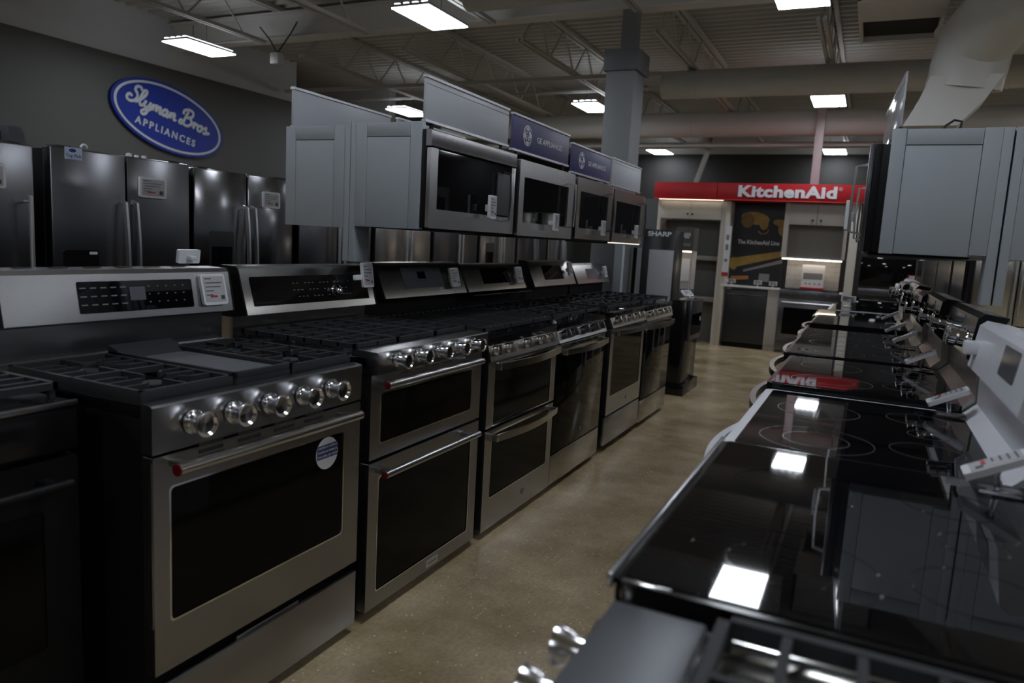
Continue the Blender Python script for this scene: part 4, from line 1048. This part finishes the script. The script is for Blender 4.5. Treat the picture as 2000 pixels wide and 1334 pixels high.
obj('diffuser', MB().box(-.37, .37, .02, .05, -.016, -.002), WARM, t); obj('mount', MB().box(-.38, .38, .015, .06, -.002, 0), LAMPH, t)
tag(obj('tiled_backsplash', MB().box(.380, 1.055, .28, .30, .877, 1.279), TILE, loc=(0, KY, 0)), 'white tiled backsplash glowing behind the black far range', 'backsplash')
t = thing('partition', 'tall cream upright at the right end of the far kitchen display', 'partition', (0, KY, 0))
obj('upright', MB().box(1.13, 1.235, -.06, .6, 0, 2.012, .002), CREAM, t)
t = thing('strip_light', 'warm strip light hidden behind the left half of the red header', 'light', (-.95, KY, 2.015))
obj('diffuser', MB().box(-.45, .45, -.065, -.050, -.003, 0), mat('dim_warm_strip', (.9, .85, .8), .4, emit=(1, .86, .68), estr=4), t); obj('mount', MB().box(-.46, .46, -.075, -.035, 0, .004), LAMPH, t)
for xx, lb in ((-.33, 'left'), (.02, 'middle'), (.22, 'right')):
    price_tag((xx+.03, KY+.0, .895), (0, 0, 0), .105, .055, 'small white price tag on the far worktop, %s of three' % lb, stand='foot', red=False)
tag(obj('ornament', MB().lathe([(.012, 0), (.006, .03), (.016, .045), (.016, .065), (.006, .075)], (0, 0, 0), (0, 0, 1), 12), PLAST, loc=(-.38, KY+.06, .862)), 'tiny white ornament at the left end of the far worktop', 'ornament')
# dark wall-oven zone to the right
t = thing('wall_oven_unit', 'black double wall oven unit right of the cream upright', 'oven', (1.66, KY, 0))
obj('cabinet', MB().box(-.42, .55, 0, .6, 0, 2.012), mat('charcoal_cabinet', (.028, .028, .030), .45), t)
d = obj('upper_door', MB().box(-.36, .40, -.02, 0, .98, 1.35, .003), GLASS, t); d = obj('lower_door', MB().box(-.36, .40, -.02, 0, .20, .82, .003), GLASS, t)
obj('handle', MB().cyl((-.33, -.06, .80), (.38, -.06, .80), .010, n=12), BSTEEL, d)
obj('control_strip', MB().box(-.36, .40, -.022, 0, .86, .95, .003), BSTEEL, t)
t = thing('red_edged_sign', 'pale board with a dark red edge beside the far wall oven', 'sign', (1.93, KY-.5, .98))
obj('sheet', MB().box(-.09, .13, 0, .01, -.98, .17), PLAST, t); obj('red_edge', MB().box(-.10, -.085, -.002, .012, -.98, .18).box(-.10, .14, -.002, .012, .17, .18), TRED, t)
# grey tall panel behind left end of the header
t = thing('display_partition', 'grey tall partition left of the red header end', 'partition', (-1.70, KY+.2, 0))
obj('panel', MB().box(-.30, .22, 0, .05, 0, 2.03), mat('slate_partition', (.085, .09, .095), .5), t)

# ------------------------------------------------------------------ SHARP stand at the end of the left row
t = thing('brand_tower', 'black tower lettered SHARP with a pale door panel at the end of the left row', 'display tower', (-.41, 6.95, 0))
obj('tower', MB().box(-.155, .150, -.0, .35, 0, 1.490, .002), mat('black_laminate', (.010, .010, .011), .3), t)
obj('pale_panel', MB().box(-.085, .150, -.012, 0, .20, 1.300, .002), GREYP, t)
obj('lettering', shift(text_mb('SHARP', .1, .003, .003, fit=(.225, .045)), .0, -.002, 1.450), WHITEP, t)
obj('side_panel', MB().box(-.25, -.158, .02, .30, 0, 1.31, .002), BLACK, t)
obj('pale_upright', MB().box(-.205, -.160, -.004, .02, 0, 1.31), mat('pale_upright_paint', (.26, .26, .28), .5), t)
t = thing('display_pedestal', 'glossy black pedestal with a drawer unit on its side beyond the last range', 'pedestal', (-.09, 6.6, 0))
obj('plinth', MB().box(-.08, .10, -.02, .60, 0, .10, .003), ENAMEL, t)
obj('pedestal_body', MB().box(-.072, .070, 0, .55, .10, .862, .003), ENAMEL, t)
dm = obj('drawer_unit', MB().box(.070, .105, .05, .52, .50, .862, .004), BSTEEL, t)
obj('unit_window', MB().box(.105, .108, .08, .49, .55, .74), GLASS, dm)
obj('unit_sticker', MB().box(.108, .109, .42, .46, .66, .70), PLAST, dm)
price_tag((-.03, 6.72, .905), (math.radians(-50), 0, PI/3), .12, .07, 'price tag tilted on top of the black pedestal', stand='foot', red=False)
t = thing('brand_display', 'lit grey display case lettered SHARP inside the far tall cabinet', 'display case', (-.78, 9.6, 0))
obj('case_head', MB().box(-.10, .12, 0, .3, 1.30, 1.60, .002), mat('grey_case', (.09, .085, .08), .4), t)
obj('case_back', MB().box(-.10, .12, .25, .28, .80, 1.30), mat('pale_case_back', (.5, .47, .44), .5), t)
obj('lettering', shift(text_mb('SHARP', .1, .004, .004, fit=(.15, .075)), .005, -.003, 1.495), WHITEP, t)
obj('small_print', MB().box(-.07, .09, -.003, 0, 1.36, 1.40), INK, t)
obj('case_light', MB().box(-.09, .11, .02, .05, 1.285, 1.298), WARM, t)
obj('case_card', MB().box(-.06, .05, .235, .245, .90, 1.2).box(-.06, .05, .232, .236, .9, .93), PLAST, t)
obj('case_post', MB().box(-.10, -.09, 0, .02, .80, 1.30).box(.11, .12, 0, .02, .80, 1.30), SILV, t)
obj('case_base', MB().box(-.10, .12, 0, .3, 0, .80, .002), mat('dark_case_base', (.06, .06, .06), .4), t)
